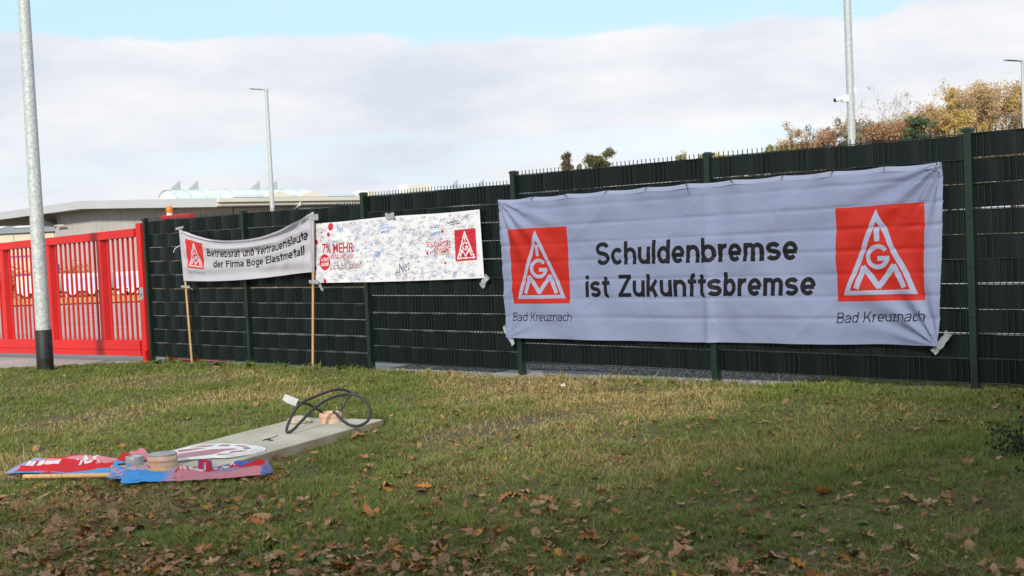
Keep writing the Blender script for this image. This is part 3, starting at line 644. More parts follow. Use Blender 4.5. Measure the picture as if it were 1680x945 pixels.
def print_material(name, canvas, rough=.7, transl=.18, bump=.25, bscale=30, spec=.3, crease=0.0):
    m = bpy.data.materials.new(name); m.use_nodes = True; nt = m.node_tree; N = nt.nodes; L = nt.links; p = N['Principled BSDF']
    im = N.new('ShaderNodeTexImage'); im.image = canvas.image(name); im.extension = 'EXTEND'; uv = N.new('ShaderNodeUVMap'); L.new(uv.outputs[0], im.inputs[0])
    L.new(im.outputs['Color'], p.inputs['Base Color']); p.inputs['Roughness'].default_value = rough; p.inputs['Specular IOR Level'].default_value = spec
    tc = N.new('ShaderNodeTexCoord'); nz = N.new('ShaderNodeTexNoise'); nz.inputs['Scale'].default_value = bscale; nz.inputs['Detail'].default_value = 5; L.new(tc.outputs['Object'], nz.inputs['Vector'])
    bp = N.new('ShaderNodeBump'); bp.inputs['Strength'].default_value = bump; bp.inputs['Distance'].default_value = .01; L.new(nz.outputs['Fac'], bp.inputs['Height']); L.new(bp.outputs[0], p.inputs['Normal'])
    if crease:
        mp = N.new('ShaderNodeMapping'); mp.inputs['Rotation'].default_value = (.3, .5, .6); mp.inputs['Scale'].default_value = (1.0, 1.0, 1.7); L.new(tc.outputs['Object'], mp.inputs[0])
        n2 = N.new('ShaderNodeTexNoise'); n2.inputs['Scale'].default_value = 3.4; n2.inputs['Detail'].default_value = 4; n2.inputs['Distortion'].default_value = 1.2; L.new(mp.outputs[0], n2.inputs['Vector'])
        a = N.new('ShaderNodeMath'); a.operation = 'SUBTRACT'; a.inputs[1].default_value = .5; L.new(n2.outputs['Fac'], a.inputs[0]); a2 = N.new('ShaderNodeMath'); a2.operation = 'ABSOLUTE'; L.new(a.outputs[0], a2.inputs[0]); a3 = N.new('ShaderNodeMath'); a3.operation = 'POWER'; a3.inputs[1].default_value = .5; L.new(a2.outputs[0], a3.inputs[0])
        b2 = N.new('ShaderNodeBump'); b2.inputs['Strength'].default_value = crease; b2.inputs['Distance'].default_value = .05; L.new(a3.outputs[0], b2.inputs['Height']); L.new(bp.outputs[0], b2.inputs['Normal']); L.new(b2.outputs[0], p.inputs['Normal'])
    if transl:
        tr = N.new('ShaderNodeBsdfTranslucent'); L.new(im.outputs['Color'], tr.inputs['Color']); mx = N.new('ShaderNodeMixShader'); mx.inputs[0].default_value = transl
        L.new(p.outputs[0], mx.inputs[1]); L.new(tr.outputs[0], mx.inputs[2]); L.new(mx.outputs[0], N['Material Output'].inputs[0])
    return m
def tape_piece(parent, a, b_, w, name="tape_strip", n=.075, seed=0, m=None):
    """crinkled strip of tape from a to b (fence s, z)"""
    r = random.Random(seed); a = np.array(a); b_ = np.array(b_); d = (b_ - a) / np.linalg.norm(b_ - a); q = np.array([-d[1], d[0]]) * w / 2; k = 8; V = []
    for i in range(k + 1):
        for j in (-1, 0, 1):
            p = a + (b_ - a) * i / k + q * j * r.uniform(.8, 1.15); V.append(fp(p[0], n + r.uniform(-.006, .012), p[1]))
    F = [(i * 3 + j, i * 3 + j + 1, i * 3 + 4 + j, i * 3 + 3 + j) for i in range(k) for j in range(2)]
    me = bpy.data.meshes.new(name); me.from_pydata([(v[0] - FO.x, v[1] - FO.y, v[2]) for v in V], [], F)
    o = link(name, me, m or M['tape'], parent, True); return o
INK = (.012, .012, .016)

# ---- large banner, hung from the fence top by cable ties
def build_large_banner():
    c = Canvas(2600, 780, (.29, .335, .515)); red = (.54, .026, .016); wh = (.40, .45, .63)
    c.logo((.0238, .7869), (.1877, .783), (.1884, .2471), (.0284, .2455), red, wh)
    c.logo((.8061, .7878), (.9679, .794), (.9729, .2499), (.8114, .2466), red, wh)
    c.grotesque("Schuldenbremse", (.2637, .504), (.7295, .495), (.2650, .660), INK, .208)
    c.grotesque("ist Zukunftsbremse", (.2308, .288), (.7664, .284), (.2322, .437), INK, .208)
    c.grotesque("Bad Kreuznach", (.0216, .1211), (.1909, .1235), (.0250, .1834), INK, .125)
    c.grotesque("Bad Kreuznach", (.8086, .1215), (.9752, .1330), (.8106, .1830), INK, .125)
    NU, NV = 300, 96; U, V = np.meshgrid(np.linspace(0, 1, NU), np.linspace(0, 1, NV))
    TL, TR, BR, BL = np.array([.166, 1.935]), np.array([-4.849, 1.984]), np.array([-4.785, .509]), np.array([.129, .464])
    S = (TL[0] * (1 - U) + TR[0] * U) * V + (BL[0] * (1 - U) + BR[0] * U) * (1 - V); Z = (TL[1] * (1 - U) + TR[1] * U) * V + (BL[1] * (1 - U) + BR[1] * U) * (1 - V)
    Z += (.012 * np.abs(np.sin(U * 10 * math.pi)) * -1 + .006) * V ** 6
    Z += -.012 * np.sin(math.pi * U) * (1 - V) ** 4 + .012 * (fbm(U * 9, U * 0, 3, 2) - .5) * (1 - V) ** 4
    X_, Y_ = U * 5.0, V * 1.48                          # metres on the cloth
    n = .084 + 0 * U
    def corner(cx, cy, kk, amp, rr, ph, a0, a1):
        dx = X_ - cx; dy = Y_ - cy; r = np.hypot(dx, dy); th = np.arctan2(dy, dx); w = np.clip(np.minimum((th - a0), (a1 - th)) / .25, 0, 1)
        return amp * np.sin(th * kk + ph + 1.5 * fbm(X_ * 1.5, Y_ * 1.5, 8, 2)) * np.exp(-r / rr) * np.clip(r / .12, 0, 1) * w
    n += corner(0, 1.48, 17, .017, .55, .4, -1.6, -.1) + corner(5.0, 1.48, 15, .024, .75, 1.0, -3.05, -1.55)
    n += corner(0, 0, 14, .007, .5, 2.0, 0, 1.5) + corner(5.0, 0, 15, .020, .6, .3, 1.6, 3.1)
    # slack between the ties, wrinkles hanging along the lower edge, old packing creases
    n += .008 * np.cos(U * 20 * math.pi) * V ** 8
    q = X_ * 5.2 + 3.0 * Y_ + 2.5 * fbm(X_ * .8, Y_ * 1.2, 4, 2); n += .011 * np.sin(q) * np.clip(1 - Y_ / .55, 0, 1) ** 1.5
    q = X_ * 2.0 - Y_ * 7 + 4 * fbm(X_ * .7, Y_ * .7, 14, 2); n += .006 * np.sin(q) * np.clip((Y_ - .85) / .5, 0, 1)
    for yc in (.22, .41, .60, .80, .985, 1.17, 1.36): n += -.009 * np.exp(-np.abs((Y_ - yc - .012 * (fbm(X_ * .9, X_ * 0 + yc, 71, 2) - .5)) / .010)) * (.4 + .9 * fbm(X_ * 1.6, X_ * 0 + yc * 3, 41, 2))
    n += .050 * (fbm(X_ * 1.1, Y_ * 1.3, 6, 3) - .5) + .016 * (1 - np.abs(np.sin(X_ * 2.3 - Y_ * 2.9 + 2.2 * fbm(X_ * .7, Y_ * .8, 31, 2)))) ** 4 * fbm(X_ * .9, Y_ * .9, 77, 2) + .012 * (fbm(X_ * 3 + Y_ * 2, Y_ * 5 - X_, 66, 3) - .5)
    n += .010 * np.abs(np.sin(X_ * 3.1 + Y_ * 4.2 + 3 * fbm(X_ * .9, Y_, 16, 2))) ** 3 * np.clip(1.15 - Y_, 0, 1) * fbm(X_ * .8, Y_ * .5, 99, 2)
    n += .020 * np.exp(-((X_ - (.166 + 2.52)) / .05) ** 2) * np.clip(1 - Y_ / 1.3, .15, 1)   # pushed out by the post behind
    n += -.012 * np.exp(-((X_ - 2.85) / .12) ** 2)
    n = .084 + (n - .084) * 1.7; n = .050 + np.logaddexp(0, (n - .050) / .006) * .006
    XX = OX + DX * S + NX * n - FO.x; YY = OY + DY * S + NY * n - FO.y
    root = empty("banner", (FO.x, FO.y, 0), "large lavender banner reading Schuldenbremse ist Zukunftsbremse, tied to the fence", "banner")
    link("cloth", grid_mesh("cloth", XX, YY, Z, (U, V)), print_material("large_banner_print", c, .55, .28, .22, 16), root)
    # hem along the top
    b = MB(); 
    for i in range(60):
        u0, u1 = i / 60, (i + 1) / 60
    us = np.linspace(0.002, .998, 121); k = -1
    tops = [(XX[k, int(u * (NU - 1))] + NX * .003, YY[k, int(u * (NU - 1))] + NY * .003, Z[k, int(u * (NU - 1))]) for u in us]
    V_ = [];
    for x, y, z in tops: V_ += [(x, y, z + .002), (x + NX * .002, y + NY * .002, z - .018), (x, y, z - .040)]
    me = bpy.data.meshes.new("hem"); me.from_pydata(V_, [], [(i * 3 + j, i * 3 + j + 1, i * 3 + 4 + j, i * 3 + 3 + j) for i in range(len(tops) - 1) for j in range(2)]); link("hem", me, mat("hem_cloth", (.33, .375, .555), .65, transl=.15), root, True)
    for i in range(11):
        u = min(max(i / 10, .004), .996); j = int(u * (NU - 1)); x, y, z = XX[-1, j], YY[-1, j], Z[-1, j]
        e = MB(); e.lathe((0, 0, 0), [(.006, 0), (.006, .003), (.013, .003), (.014, 0)], 14)
        rot = Vector((NX, NY, 0)).to_track_quat('Z', 'Y').to_matrix().to_4x4(); e.v = [tuple((rot @ Vector(p)) + Vector((x + NX * .008, y + NY * .008, z - .020))) for p in e.v]
        ey = e.build("eyelet", M['steel'], root)
        t = MB(); dirs = random.Random(i).uniform(-.05, .05); t.tube([(x + NX * .012, y + NY * .012, z - .022), (x + NX * .016 + DX * dirs, y + NY * .016 + DY * dirs, z + .004), (x - NX * .05 + DX * dirs * 1.4, y - NY * .05 + DY * dirs * 1.4, z + .02)], .0032, 5)
        if i == 5: t.tube([(x + NX * .014, y + NY * .014, z + .01), (x + NX * .024 - DX * .01, y + NY * .024 - DY * .01, z - .04), (x + NX * .024 - DX * .03, y + NY * .024 - DY * .03, z - .085)], .003, 5)
        t.build("cable_tie", M['black'], root)
    tape_piece(root, (.175, .585), (.035, .385), .05, seed=3, n=.085); tape_piece(root, (-4.868, .615), (-4.725, .445), .062, seed=5, n=.085)
build_large_banner()

# ---- signed banner taped to the fence
def build_signed_banner():
    c = Canvas(2600, 660, (.74, .74, .77)); red = (.52, .022, .035); wh = (.78, .78, .80); r = random.Random(11)
    greys = [(.06, .06, .08), (.12, .12, .14), (.20, .19, .20), (.03, .03, .04), (.10, .09, .07)]; blues = [(.03, .12, .50), (.08, .25, .65), (.02, .07, .35), (.15, .38, .75), (.05, .20, .60)]
    def scrawl(x, y, L, h, col, rad, alpha, ang):
        k = max(6, int(L / .0042)); P = []; ca, sa = math.cos(ang), math.sin(ang); f1 = r.uniform(.7, 1.4); p1 = r.uniform(0, 6); big = r.random()
        for i in range(k + 1):
            t = i / k; a = t * L; env = h * (1 if (i == 0 and big > .3) else r.uniform(.3, 1.0)); yy = env * math.sin(i * 1.9 * f1 + p1) + r.uniform(-.2, .2) * h; xx = a + .0035 * math.sin(i * 2.7 + p1)
            P.append((x + xx * ca - yy * sa * .25, y + xx * sa * 4 + yy * ca))
        c.line(P, rad, col, alpha)
        if r.random() < .35: c.line([(x, y - h * 1.3), (x + L * ca * 1.05, y - h * 1.1 + L * sa * 4)], rad, col, alpha)
    for i in range(900):
        u = r.random(); blue = r.random() < (.40 if u < .55 else .22)
        scrawl(r.uniform(.01, .95), r.uniform(.03, .96), r.uniform(.010, .034), r.uniform(.014, .042), r.choice(blues) if blue else r.choice(greys), r.choice((.9, 1.1, 1.4, 1.9)), r.uniform(.5, .95), r.uniform(-.1, .25))
    for (u, v, L, h, col, rad) in ((.17, .88, .04, .03, blues[4], 3), (.43, .86, .06, .03, blues[3], 3.2), (.44, .76, .06, .02, blues[0], 3.4), (.73, .69, .055, .035, blues[4], 4), (.75, .79, .03, .03, blues[4], 3.5), (.40, .45, .03, .03, blues[4], 4), (.38, .40, .05, .02, blues[0], 2.6), (.82, .84, .06, .02, greys[3], 4.5), (.84, .81, .05, .012, greys[3], 4), (.63, .72, .05, .09, greys[1], 2.2), (.60, .55, .05, .05, greys[1], 2), (.34, .62, .05, .04, blues[1], 2), (.25, .52, .05, .03, blues[1], 2), (.57, .12, .03, .02, (.6, .1, .3), 2.4), (.66, .10, .08, .015, blues[1], 2), (.25, .06, .03, .02, blues[0], 2.4)):
        scrawl(u, v, L, h, col, rad, .9, .1)
    c.text("Tim", (.165, .83), (.205, .845), (.168, .90), blues[4], bold=.01, shear=.2)
    c.text("Net", (.535, .10), (.600, .17), (.528, .26), greys[1], shear=.25)
    c.text("68", (.155, .055), (.178, .06), (.155, .13), greys[2])
    c.text("7% MEHR", (.056, .490), (.270, .476), (.0605, .655), red, bold=.02); c.text("NÖTIG UND FAIR!", (.1043, .388), (.2668, .381), (.1066, .475), red, bold=.012)
    c.disc((.070, .3415), .0345, .135, red)
    c.text("+170 €", (.045, .345), (.095, .355), (.045, .415), wh, bold=.03); c.text("FÜR AZUBIS", (.046, .27), (.094, .285), (.046, .335), wh, bold=.03)
    c.text("Ich bin dabei!", (.12, .205), (.3054, .225), (.1234, .325), (.18, .02, .03), shear=.3)
    for (u, v, ru, rv) in ((.1298, .9266, .0158, .066), (.1142, .7991, .010, .040), (.068, .8439, .0045, .02), (.0233, .6866, .0118, .044), (.0044, .2471, .0115, .042), (.0685, .0238, .0102, .042), (.1084, .221, .0045, .018), (.7947, .7218, .0062, .026), (.7828, .6117, .003, .014), (.704, .4023, .006, .026), (.7211, .4102, .0036, .014), (.7906, .2998, .003, .014), (.7977, .2465, .0055, .025)): c.disc((u, v), ru, rv, red)
    c.text("SOLIDARITÄT", (.7006, .492), (.8342, .486), (.7026, .595), red, bold=.014); c.text("GEWINNT", (.7399, .403), (.833, .401), (.7420, .482), red, bold=.014); c.text("TARIFRUNDE 2024", (.7417, .368), (.8294, .366), (.7422, .394), red, bold=.01)
    c.logo((.857, .7287), (.9726, .7333), (.9689, .2676), (.8543, .26), (.55, .02, .035), wh)
    for i in range(40): scrawl(r.uniform(.855, .95), r.uniform(.29, .70), r.uniform(.012, .03), r.uniform(.01, .03), (.14, .005, .02), 1.2, .8, r.uniform(0, .3))
    for i in range(14): scrawl(r.uniform(.70, .82), r.uniform(.36, .56), r.uniform(.012, .03), r.uniform(.02, .04), greys[3], 1.6, .9, r.uniform(0, .4))
    NU, NV = 150, 40; U, V = np.meshgrid(np.linspace(0, 1, NU), np.linspace(0, 1, NV))
    TL, TR, BR, BL = np.array([3.4985, 1.814]), np.array([.4883, 1.8546]), np.array([.4609, 1.1047]), np.array([3.4724, 1.0719])
    S = (TL[0] * (1 - U) + TR[0] * U) * V + (BL[0] * (1 - U) + BR[0] * U) * (1 - V); Z = (TL[1] * (1 - U) + TR[1] * U) * V + (BL[1] * (1 - U) + BR[1] * U) * (1 - V)
    Z += -.006 * np.sin(U * 3 * math.pi) * V ** 3 - .010 * np.sin(math.pi * U) * (1 - V) ** 3
    X_, Y_ = U * 3.0, V * .75
    n = .064 + .016 * (fbm(X_ * 1.2, Y_ * 1.4, 23, 3) - .5) + .004 * (fbm(X_ * 5, Y_ * 5, 24, 2) - .5)
    n += .016 * np.sin((X_ * 1.2 + Y_ * 2.2) * 4.2 + .6) * np.exp(-((X_ - .45) / .45) ** 2) * .8
    n += .012 * np.sin(X_ * 6.5 - Y_ * 4) * np.exp(-((X_ - 1.05) / .5) ** 2) * np.clip(1 - Y_ / .6, 0, 1) + .010 * np.exp(-((X_ - (3.4985 - 2.52)) / .06) ** 2)
    n = np.maximum(n, .052); XX = OX + DX * S + NX * n - FO.x; YY = OY + DY * S + NY * n - FO.y
    root = empty("banner", (FO.x, FO.y, 0), "white banner crowded with signatures, red dots and 7% MEHR, taped to the fence", "banner")
    link("cloth", grid_mesh("cloth", XX, YY, Z, (U, V)), print_material("signed_banner_print", c, .45, .05, .08, 30, spec=.4), root)
    for i in range(8):
        for top in (0, 1):
            u = (.012 + .976 * i / 7); j = int(u * (NU - 1)); k = -2 if top else 1; e = MB(); rot = Vector((NX, NY, 0)).to_track_quat('Z', 'Y').to_matrix().to_4x4(); e.lathe((0, 0, 0), [(.004, 0), (.004, .002), (.010, .002), (.011, 0)], 12)
            e.v = [tuple((rot @ Vector(p)) + Vector((XX[k, j] + NX * .004, YY[k, j] + NY * .004, Z[k, j] - (.012 if top else -.012)))) for p in e.v]; e.build("eyelet", M['galv'], root)
    tape_piece(root, (2.045, 1.845), (1.885, 1.842), .075, seed=8, n=.078); tape_piece(root, (.395, 1.135), (.50, 1.01), .075, seed=9, n=.08)
build_signed_banner()

# ---- sagging banner stretched between two wooden poles
def build_pole_banner():
    c = Canvas(2400, 640, (.50, .49, .545)); red = (.60, .035, .03); wh = (.56, .55, .61)
    c.logo((.045, .86), (.185, .86), (.185, .27), (.045, .27), red, wh)
    c.grotesque("Bad Kreuznach", (.045, .155), (.19, .155), (.048, .215), (.06, .06, .065), .11)
    c.grotesque("Betriebsrat und Vertrauensleute", (.215, .585), (.965, .585), (.218, .765), INK, .20); c.grotesque("der Firma Boge Elastmetall", (.262, .325), (.940, .325), (.265, .505), INK, .20)
    NU, NV = 190, 84; U, V = np.meshgrid(np.linspace(0, 1, NU), np.linspace(0, 1, NV))
    tu = np.array([0, .05, .12, .25, .38, .52, .65, .78, .9, 1.0]); top = np.array([1.848, 1.81, 1.755, 1.685, 1.655, 1.655, 1.68, 1.745, 1.845, 1.945]); bot = np.array([1.124, 1.122, 1.118, 1.114, 1.118, 1.130, 1.148, 1.172, 1.198, 1.212])
    def sm(y):
        f = np.interp(np.linspace(0, 1, 400), tu, y); kk = np.ones(31) / 31; g = np.convolve(np.pad(f, 15, mode='reflect', reflect_type='odd'), kk, 'valid'); return np.interp(U[0], np.linspace(0, 1, 400), g)
    zt, zb = sm(top), sm(bot); SL, SRt = 6.42, 3.37
    S = (SL * (1 - U) + SRt * U) * V + (6.365 * (1 - U) + 3.41 * U) * (1 - V); Z = zb[None] + (zt - zb)[None] * V
    sag = 1 - np.abs(2 * U - 1)
    # gathered folds hang in curves between the two top corners, deepest below the slack upper edge
    d = (1 - V) * .72; fold = np.exp(-d / .30) * (.25 + .75 * np.clip((U - .2) / .1, 0, 1))
    phase = d * 38 * (1 - .45 * d) + 2.2 * fbm(U * 2.2, V * 1.0, 13, 2) + 1.6 * np.sin(U * 3.1)
    n = .15 + .042 * np.sin(phase) * fold * (.35 + .65 * np.sin(math.pi * np.clip(U, 0, 1)) ** .7)
    X_ = U * 3.0; Yv = V * .75
    def corner(cx, cy, kk, amp, rr, ph):
        dx = X_ - cx; dy = Yv - cy; r = np.hypot(dx, dy); th = np.arctan2(dy, dx); return amp * np.sin(th * kk + ph) * np.exp(-r / rr) * np.clip(r / .1, 0, 1)
    n += corner(3.0, .78, 24, .022, .75, .2) + corner(0, .78, 20, .012, .35, 1.2)
    q = (X_ * 4.4 - (1 - V) * 5.5) + 1.5 * fbm(X_, Yv * 2, 3, 2); n += .010 * np.sin(q) * (1 - V) * np.clip((X_ - 1.2) / .6, 0, 1)
    q = (X_ * 4.0 + (1 - V) * 6.0) + 1.5 * fbm(X_, Yv * 2, 5, 2); n += .009 * np.sin(q) * (1 - V) * np.clip((1.8 - X_) / .6, 0, 1)
    tri = lambda p: 1 - np.abs(((p / math.pi) % 2) - 1) * 2
    n += .020 * tri(d * 95 + .8 * fbm(U * 3, V * 0, 19, 2)) * np.exp(-(d / .085) ** 2) * np.clip(np.minimum(U / .06, (1 - U) / .06), 0, 1)
    dx = 3.0 - X_; dy = np.maximum(zt[None] - Z, 0) + .02; th = np.arctan2(dy, dx + 1e-6); rr_ = np.hypot(dx, dy); n += .026 * np.sin(th * 21 + 1.3 * fbm(X_ * 2, Yv * 2, 8, 2)) * np.exp(-rr_ / .95) * np.clip(rr_ / .10, 0, 1) * np.clip(1.5 - th, 0, 1)
    cv_ = V + .55 * (U - .45) ** 2; n += .014 * np.sin(cv_ * 19 + 2.0 * fbm(U * 2, V * 2, 28, 2)) * np.clip(1 - V * 1.3, 0, 1) ** .6
    n += .012 * (fbm(X_ * 2, Yv * 3, 55, 3) - .5)
    n = np.where((U < .012) | (U > .988), .155, n); n = np.maximum(n, .075)
    XX = OX + DX * S + NX * n - FO.x; YY = OY + DY * S + NY * n - FO.y
    root = empty("banner", (FO.x, FO.y, 0), "sagging grey banner of the Betriebsrat stretched between two wooden poles leaning on the fence", "banner")
    # the cloth shows the print sheared by its gathers: uv follows the folds
    kx = np.clip((U - .2) / .08, .12, 1)
    VV = V + .022 * np.sin(phase * 1.0 + 1.2) * fold * np.sin(math.pi * U) * kx
    UU = U + .0055 * np.sin(phase * 1.3 + .4) * fold * kx
    link("cloth", grid_mesh("cloth", XX, YY, Z, (UU, VV)), print_material("pole_banner_print", c, .75, .14, .2, 40), root)
    def pole(s0, z0, s1, z1, n0, n1):
        b = MB(); P = [fp(s0 + (s1 - s0) * t, n0 + (n1 - n0) * t, z0 + (z1 - z0) * t) for t in (0, .25, .5, .75, 1)]; b.tube([(p[0] - FO.x, p[1] - FO.y, p[2]) for p in P], .0155, 10); return b.build("wooden_pole", M['wood'], root, True)
    pole(6.305, -.07, 6.415, 1.87, .13, .12); pole(3.528, .0, 3.372, 1.955, .13, .12)
    # sleeves where the cloth is wrapped round the poles
    for (sa, za, sb, zb_) in ((6.37, 1.118, 6.42, 1.855), (3.435, 1.205, 3.375, 1.95)):
        b = MB(); b.tube([tuple(np.array(fp(sa + (sb - sa) * t, .128, za + (zb_ - za) * t)) - np.array([FO.x, FO.y, 0])) for t in np.linspace(0, 1, 9)], [.022 + .002 * math.sin(i * 2.1) for i in range(9)], 10); b.build("pole_sleeve", mat("sleeve_cloth", (.52, .50, .55), .8, transl=.1), root, True)
    tape_piece(root, (3.40, 1.895), (3.235, 1.888), .075, seed=12, n=.15); tape_piece(root, (3.47, 1.09), (3.28, 1.085), .05, seed=13, n=.16); tape_piece(root, (3.33, 1.09), (3.25, .98), .045, seed=14, n=.13)
    tape_piece(root, (6.52, 1.855), (6.30, 1.88), .03, seed=15, n=.15); tape_piece(root, (6.44, 1.045), (6.22, 1.04), .035, seed=16, n=.155); tape_piece(root, (6.30, 1.05), (6.20, 1.0), .02, seed=17, n=.12)
    b = MB(); b.tube([tuple(np.array(fp(s, .15, z)) - np.array([FO.x, FO.y, 0])) for s, z in ((6.43, 1.62), (6.50, 1.60), (6.56, 1.58), (6.60, 1.53))], .006, 6); b.build("tie_string", M['white'], root, True)
build_pole_banner()

# ------------------------------------------------------------------ red sliding gate
def build_gate():
    g = empty("sliding_gate", fp(7.8, 0, -.1), "long bright red sliding gate of square pickets closing the driveway", "gate"); org = g.location.copy()
    def zo(s): return -.0205 * (s - 7.8)
    def sbox(b, s0, s1, n0, n1, z0, z1):      # box that follows the slope of the gate
        v = []
        for z in (z0, z1):
            for n_ in (n0, n1):
                for s in (s0, s1): v.append(fp(s, n_, z + zo(s)))
        b.add(v, [(0, 2, 3, 1), (4, 5, 7, 6), (0, 1, 5, 4), (2, 6, 7, 3), (0, 4, 6, 2), (1, 3, 7, 5)])
    S0, S1 = 7.80, 18.2
    b = MB(); sbox(b, S0, S1, -.06, .075, 1.785, 1.91); b.build("top_rail", M['red'], g, bevel=.006, origin=org)
    b = MB(); sbox(b, S0, S1, -.075, .075, .10, .245); b.build("bottom_beam", M['red'], g, bevel=.006, origin=org)
    b = MB(); sbox(b, S0, S1, -.07, .068, .008, .097); b.build("lower_track", M['red'], g, bevel=.006, origin=org)
    ups = [8.90 + 1.69 * k for k in range(6)]
    for u in ups:
        b = MB(); sbox(b, u - .065, u + .065, -.06, .060, .243, 1.787); b.build("upright", M['red'], g, bevel=.005, origin=org)
    edges = [7.80] + ups; me = None
    for i, u in enumerate(edges):
        a = u + (.0 if i == 0 else .065); e = (edges[i + 1] - .065) if i + 1 < len(edges) else S1; k = int(round((e - a) / .154)) - 1
        for j in range(k):
            s = a + (e - a) * (j + 1) / (k + 1)
            if s > 14.5: continue
            if me is None:
                bb = MB(); bb.box((0, 0, 0), (DX * .0145, DY * .0145, 0), (NX * .0145, NY * .0145, 0), (0, 0, .7725)); me = bb.mesh("picket"); me.materials.append(M['red'])
            o = bpy.data.objects.new("picket", me); COL.objects.link(o); o.parent = g; o.location = Vector(fp(s, .01, 1.0155 + zo(s))) - org
    p = empty("gate_post", fp(7.69, 0, -.13), "square red gate post with a steel lock plate against the green fence", "gate post"); org = p.location.copy()
    b = MB(); b.fbox(7.625, 7.755, -.06, .065, -.13, 1.985); b.build("post", M['red'], p, bevel=.006, origin=org)
    b = MB(); b.fbox(7.60, 7.78, -.09, .10, -.14, -.10); b.fbox(7.61, 7.64, .065, .10, -.10, .10); b.build("foot_plate", M['red'], p, bevel=.004, origin=org)
    b = MB(); b.fbox(7.633, 7.725, .064, .071, .85, 1.03); lp = b.build("lock_plate", M['steel'], p, bevel=.003, origin=org)
    b = MB(); b.fbox(7.668, 7.69, .0705, .074, .90, .94); b.build("keyhole", M['black'], lp, origin=org)
    q = empty("gate_portal", fp(7.4, -.42, -.1), "red steel guide portal of the gate rising just behind the fence", "gate portal"); org = q.location.copy()
    b = MB(); b.fbox(6.98, 7.76, -.47, -.37, 2.035, 2.085); b.build("crossbar", M['red'], q, bevel=.004, origin=org)
    for s in (7.03, 7.71):
        b = MB(); b.fbox(s - .05, s + .05, -.47, -.37, -.12, 2.035); b.build("leg", M['red'], q, bevel=.004, origin=org)
    b = MB(); b.fbox(6.2, 7.76, -.55, -.30, -.11, -.06); b.build("track_base", M['red'], q, bevel=.004, origin=org)
    bl = empty("warning_beacon", fp(7.59, -.42, 2.085), "amber warning beacon on the red portal above the fence", "beacon"); org = bl.location.copy(); c = fp(7.59, -.42, 2.085)
    b = MB(); b.lathe(c, [(.0, .0), (.042, 0), (.042, .035), (.0, .035)], 18); b.build("base", M['white'], bl, True, origin=org)
    b = MB(); b.lathe(c, [(.046, .035), (.046, .05), (.050, .06), (.047, .12), (.036, .135), (.0, .138)], 18); b.build("lens", M['amber'], bl, True, origin=org)
build_gate()

# ------------------------------------------------------------------ lamp posts
def lamp_post(name, x, y, z0, h, r0, r1, label, m, sleeve=0, head=None, group=None, cam_z=None):
    p = empty(name, (x, y, z0), label, "lamp post", group)
    b = MB(); b.tube([(0, 0, 0), (0, 0, h * .3), (0, 0, h * .6), (0, 0, h)], [r0, r0 + (r1 - r0) * .3, r0 + (r1 - r0) * .6, r1], 20); b.build("pole", m, p, True)
    if sleeve:
        b = MB(); b.lathe((0, 0, 0), [(r0 + .010, -.02), (r0 + .010, sleeve * .32), (r0 + .0115, sleeve * .33), (r0 + .010, sleeve * .35), (r0 + .010, sleeve - .01), (r0 + .002, sleeve)], 24); b.build("sleeve", M['black'], p, True)
    if head:
        hx, L = head; b = MB()
        prof = [(-.04, .06, .07), (.08, .11, .09), (.30, .17, .075), (.60, .18, .06), (L, .08, .03)]
        V = []
        for t, w, th in prof:
            for yy, zz in ((-w, 0), (-w * .6, th), (w * .6, th), (w, 0), (w * .8, -.02), (-w * .8, -.02)): V.append((hx * t, yy, h + .05 + .10 * t + zz))
        F = [(i * 6 + j, i * 6 + (j + 1) % 6, i * 6 + 6 + (j + 1) % 6, i * 6 + 6 + j) for i in range(len(prof) - 1) for j in range(6)] + [(5, 4, 3, 2, 1, 0), tuple(24 + j for j in range(6))]
        b.add(V, F); b.build("lamp_head", M['galv'], p)
        b = MB(); b.tube([(0, 0, h - .05), (0, 0, h + .06)], r1 + .015, 12); b.build("collar", m, p, True)
    return p
lamp_post("lamp_post", -6.78, 18.7, -.12, 9.0, .108, .062, "galvanised lamp post with a black foot sleeve on the lawn before the gate", M['galv'], sleeve=.62, head=(-1, .95))
lamp_post("lamp_post", -9.605, 53, -.75, 8.62, .115, .065, "slender pale lamp post with a flat head rising behind the two smaller banners", M['galv_light'], head=(-1, .68))
lamp_post("lamp_post", 21.9, 55, -.6, 8.5, .105, .062, "pale lamp post with a flat head in front of the autumn trees", M['galv_light'], head=(-1, .78))
cpo = lamp_post("camera_pole", 4.835, 18.2, .0, 9.0, .062, .040, "tall steel pole carrying a white security camera behind the fence", M['galv_light'])
b = MB(); b.abox(-.12, -.03, -.05, .05, 3.21, 3.30); b.tube([(-.07, -.01, 3.25), (-.14, -.03, 3.255), (-.225, -.05, 3.235)], [.045, .033, .030], 12); cb = b.build("camera_housing", M['white'], cpo, True)
b = MB(); b.tube([(-.222, -.049, 3.236), (-.24, -.053, 3.231)], [.030, .026], 12); b.build("camera_lens", M['black'], cb)
b = MB(); b.abox(.045, .075, -.03, .03, 3.32, 3.40); b.build("junction_box", M['white'], cpo)

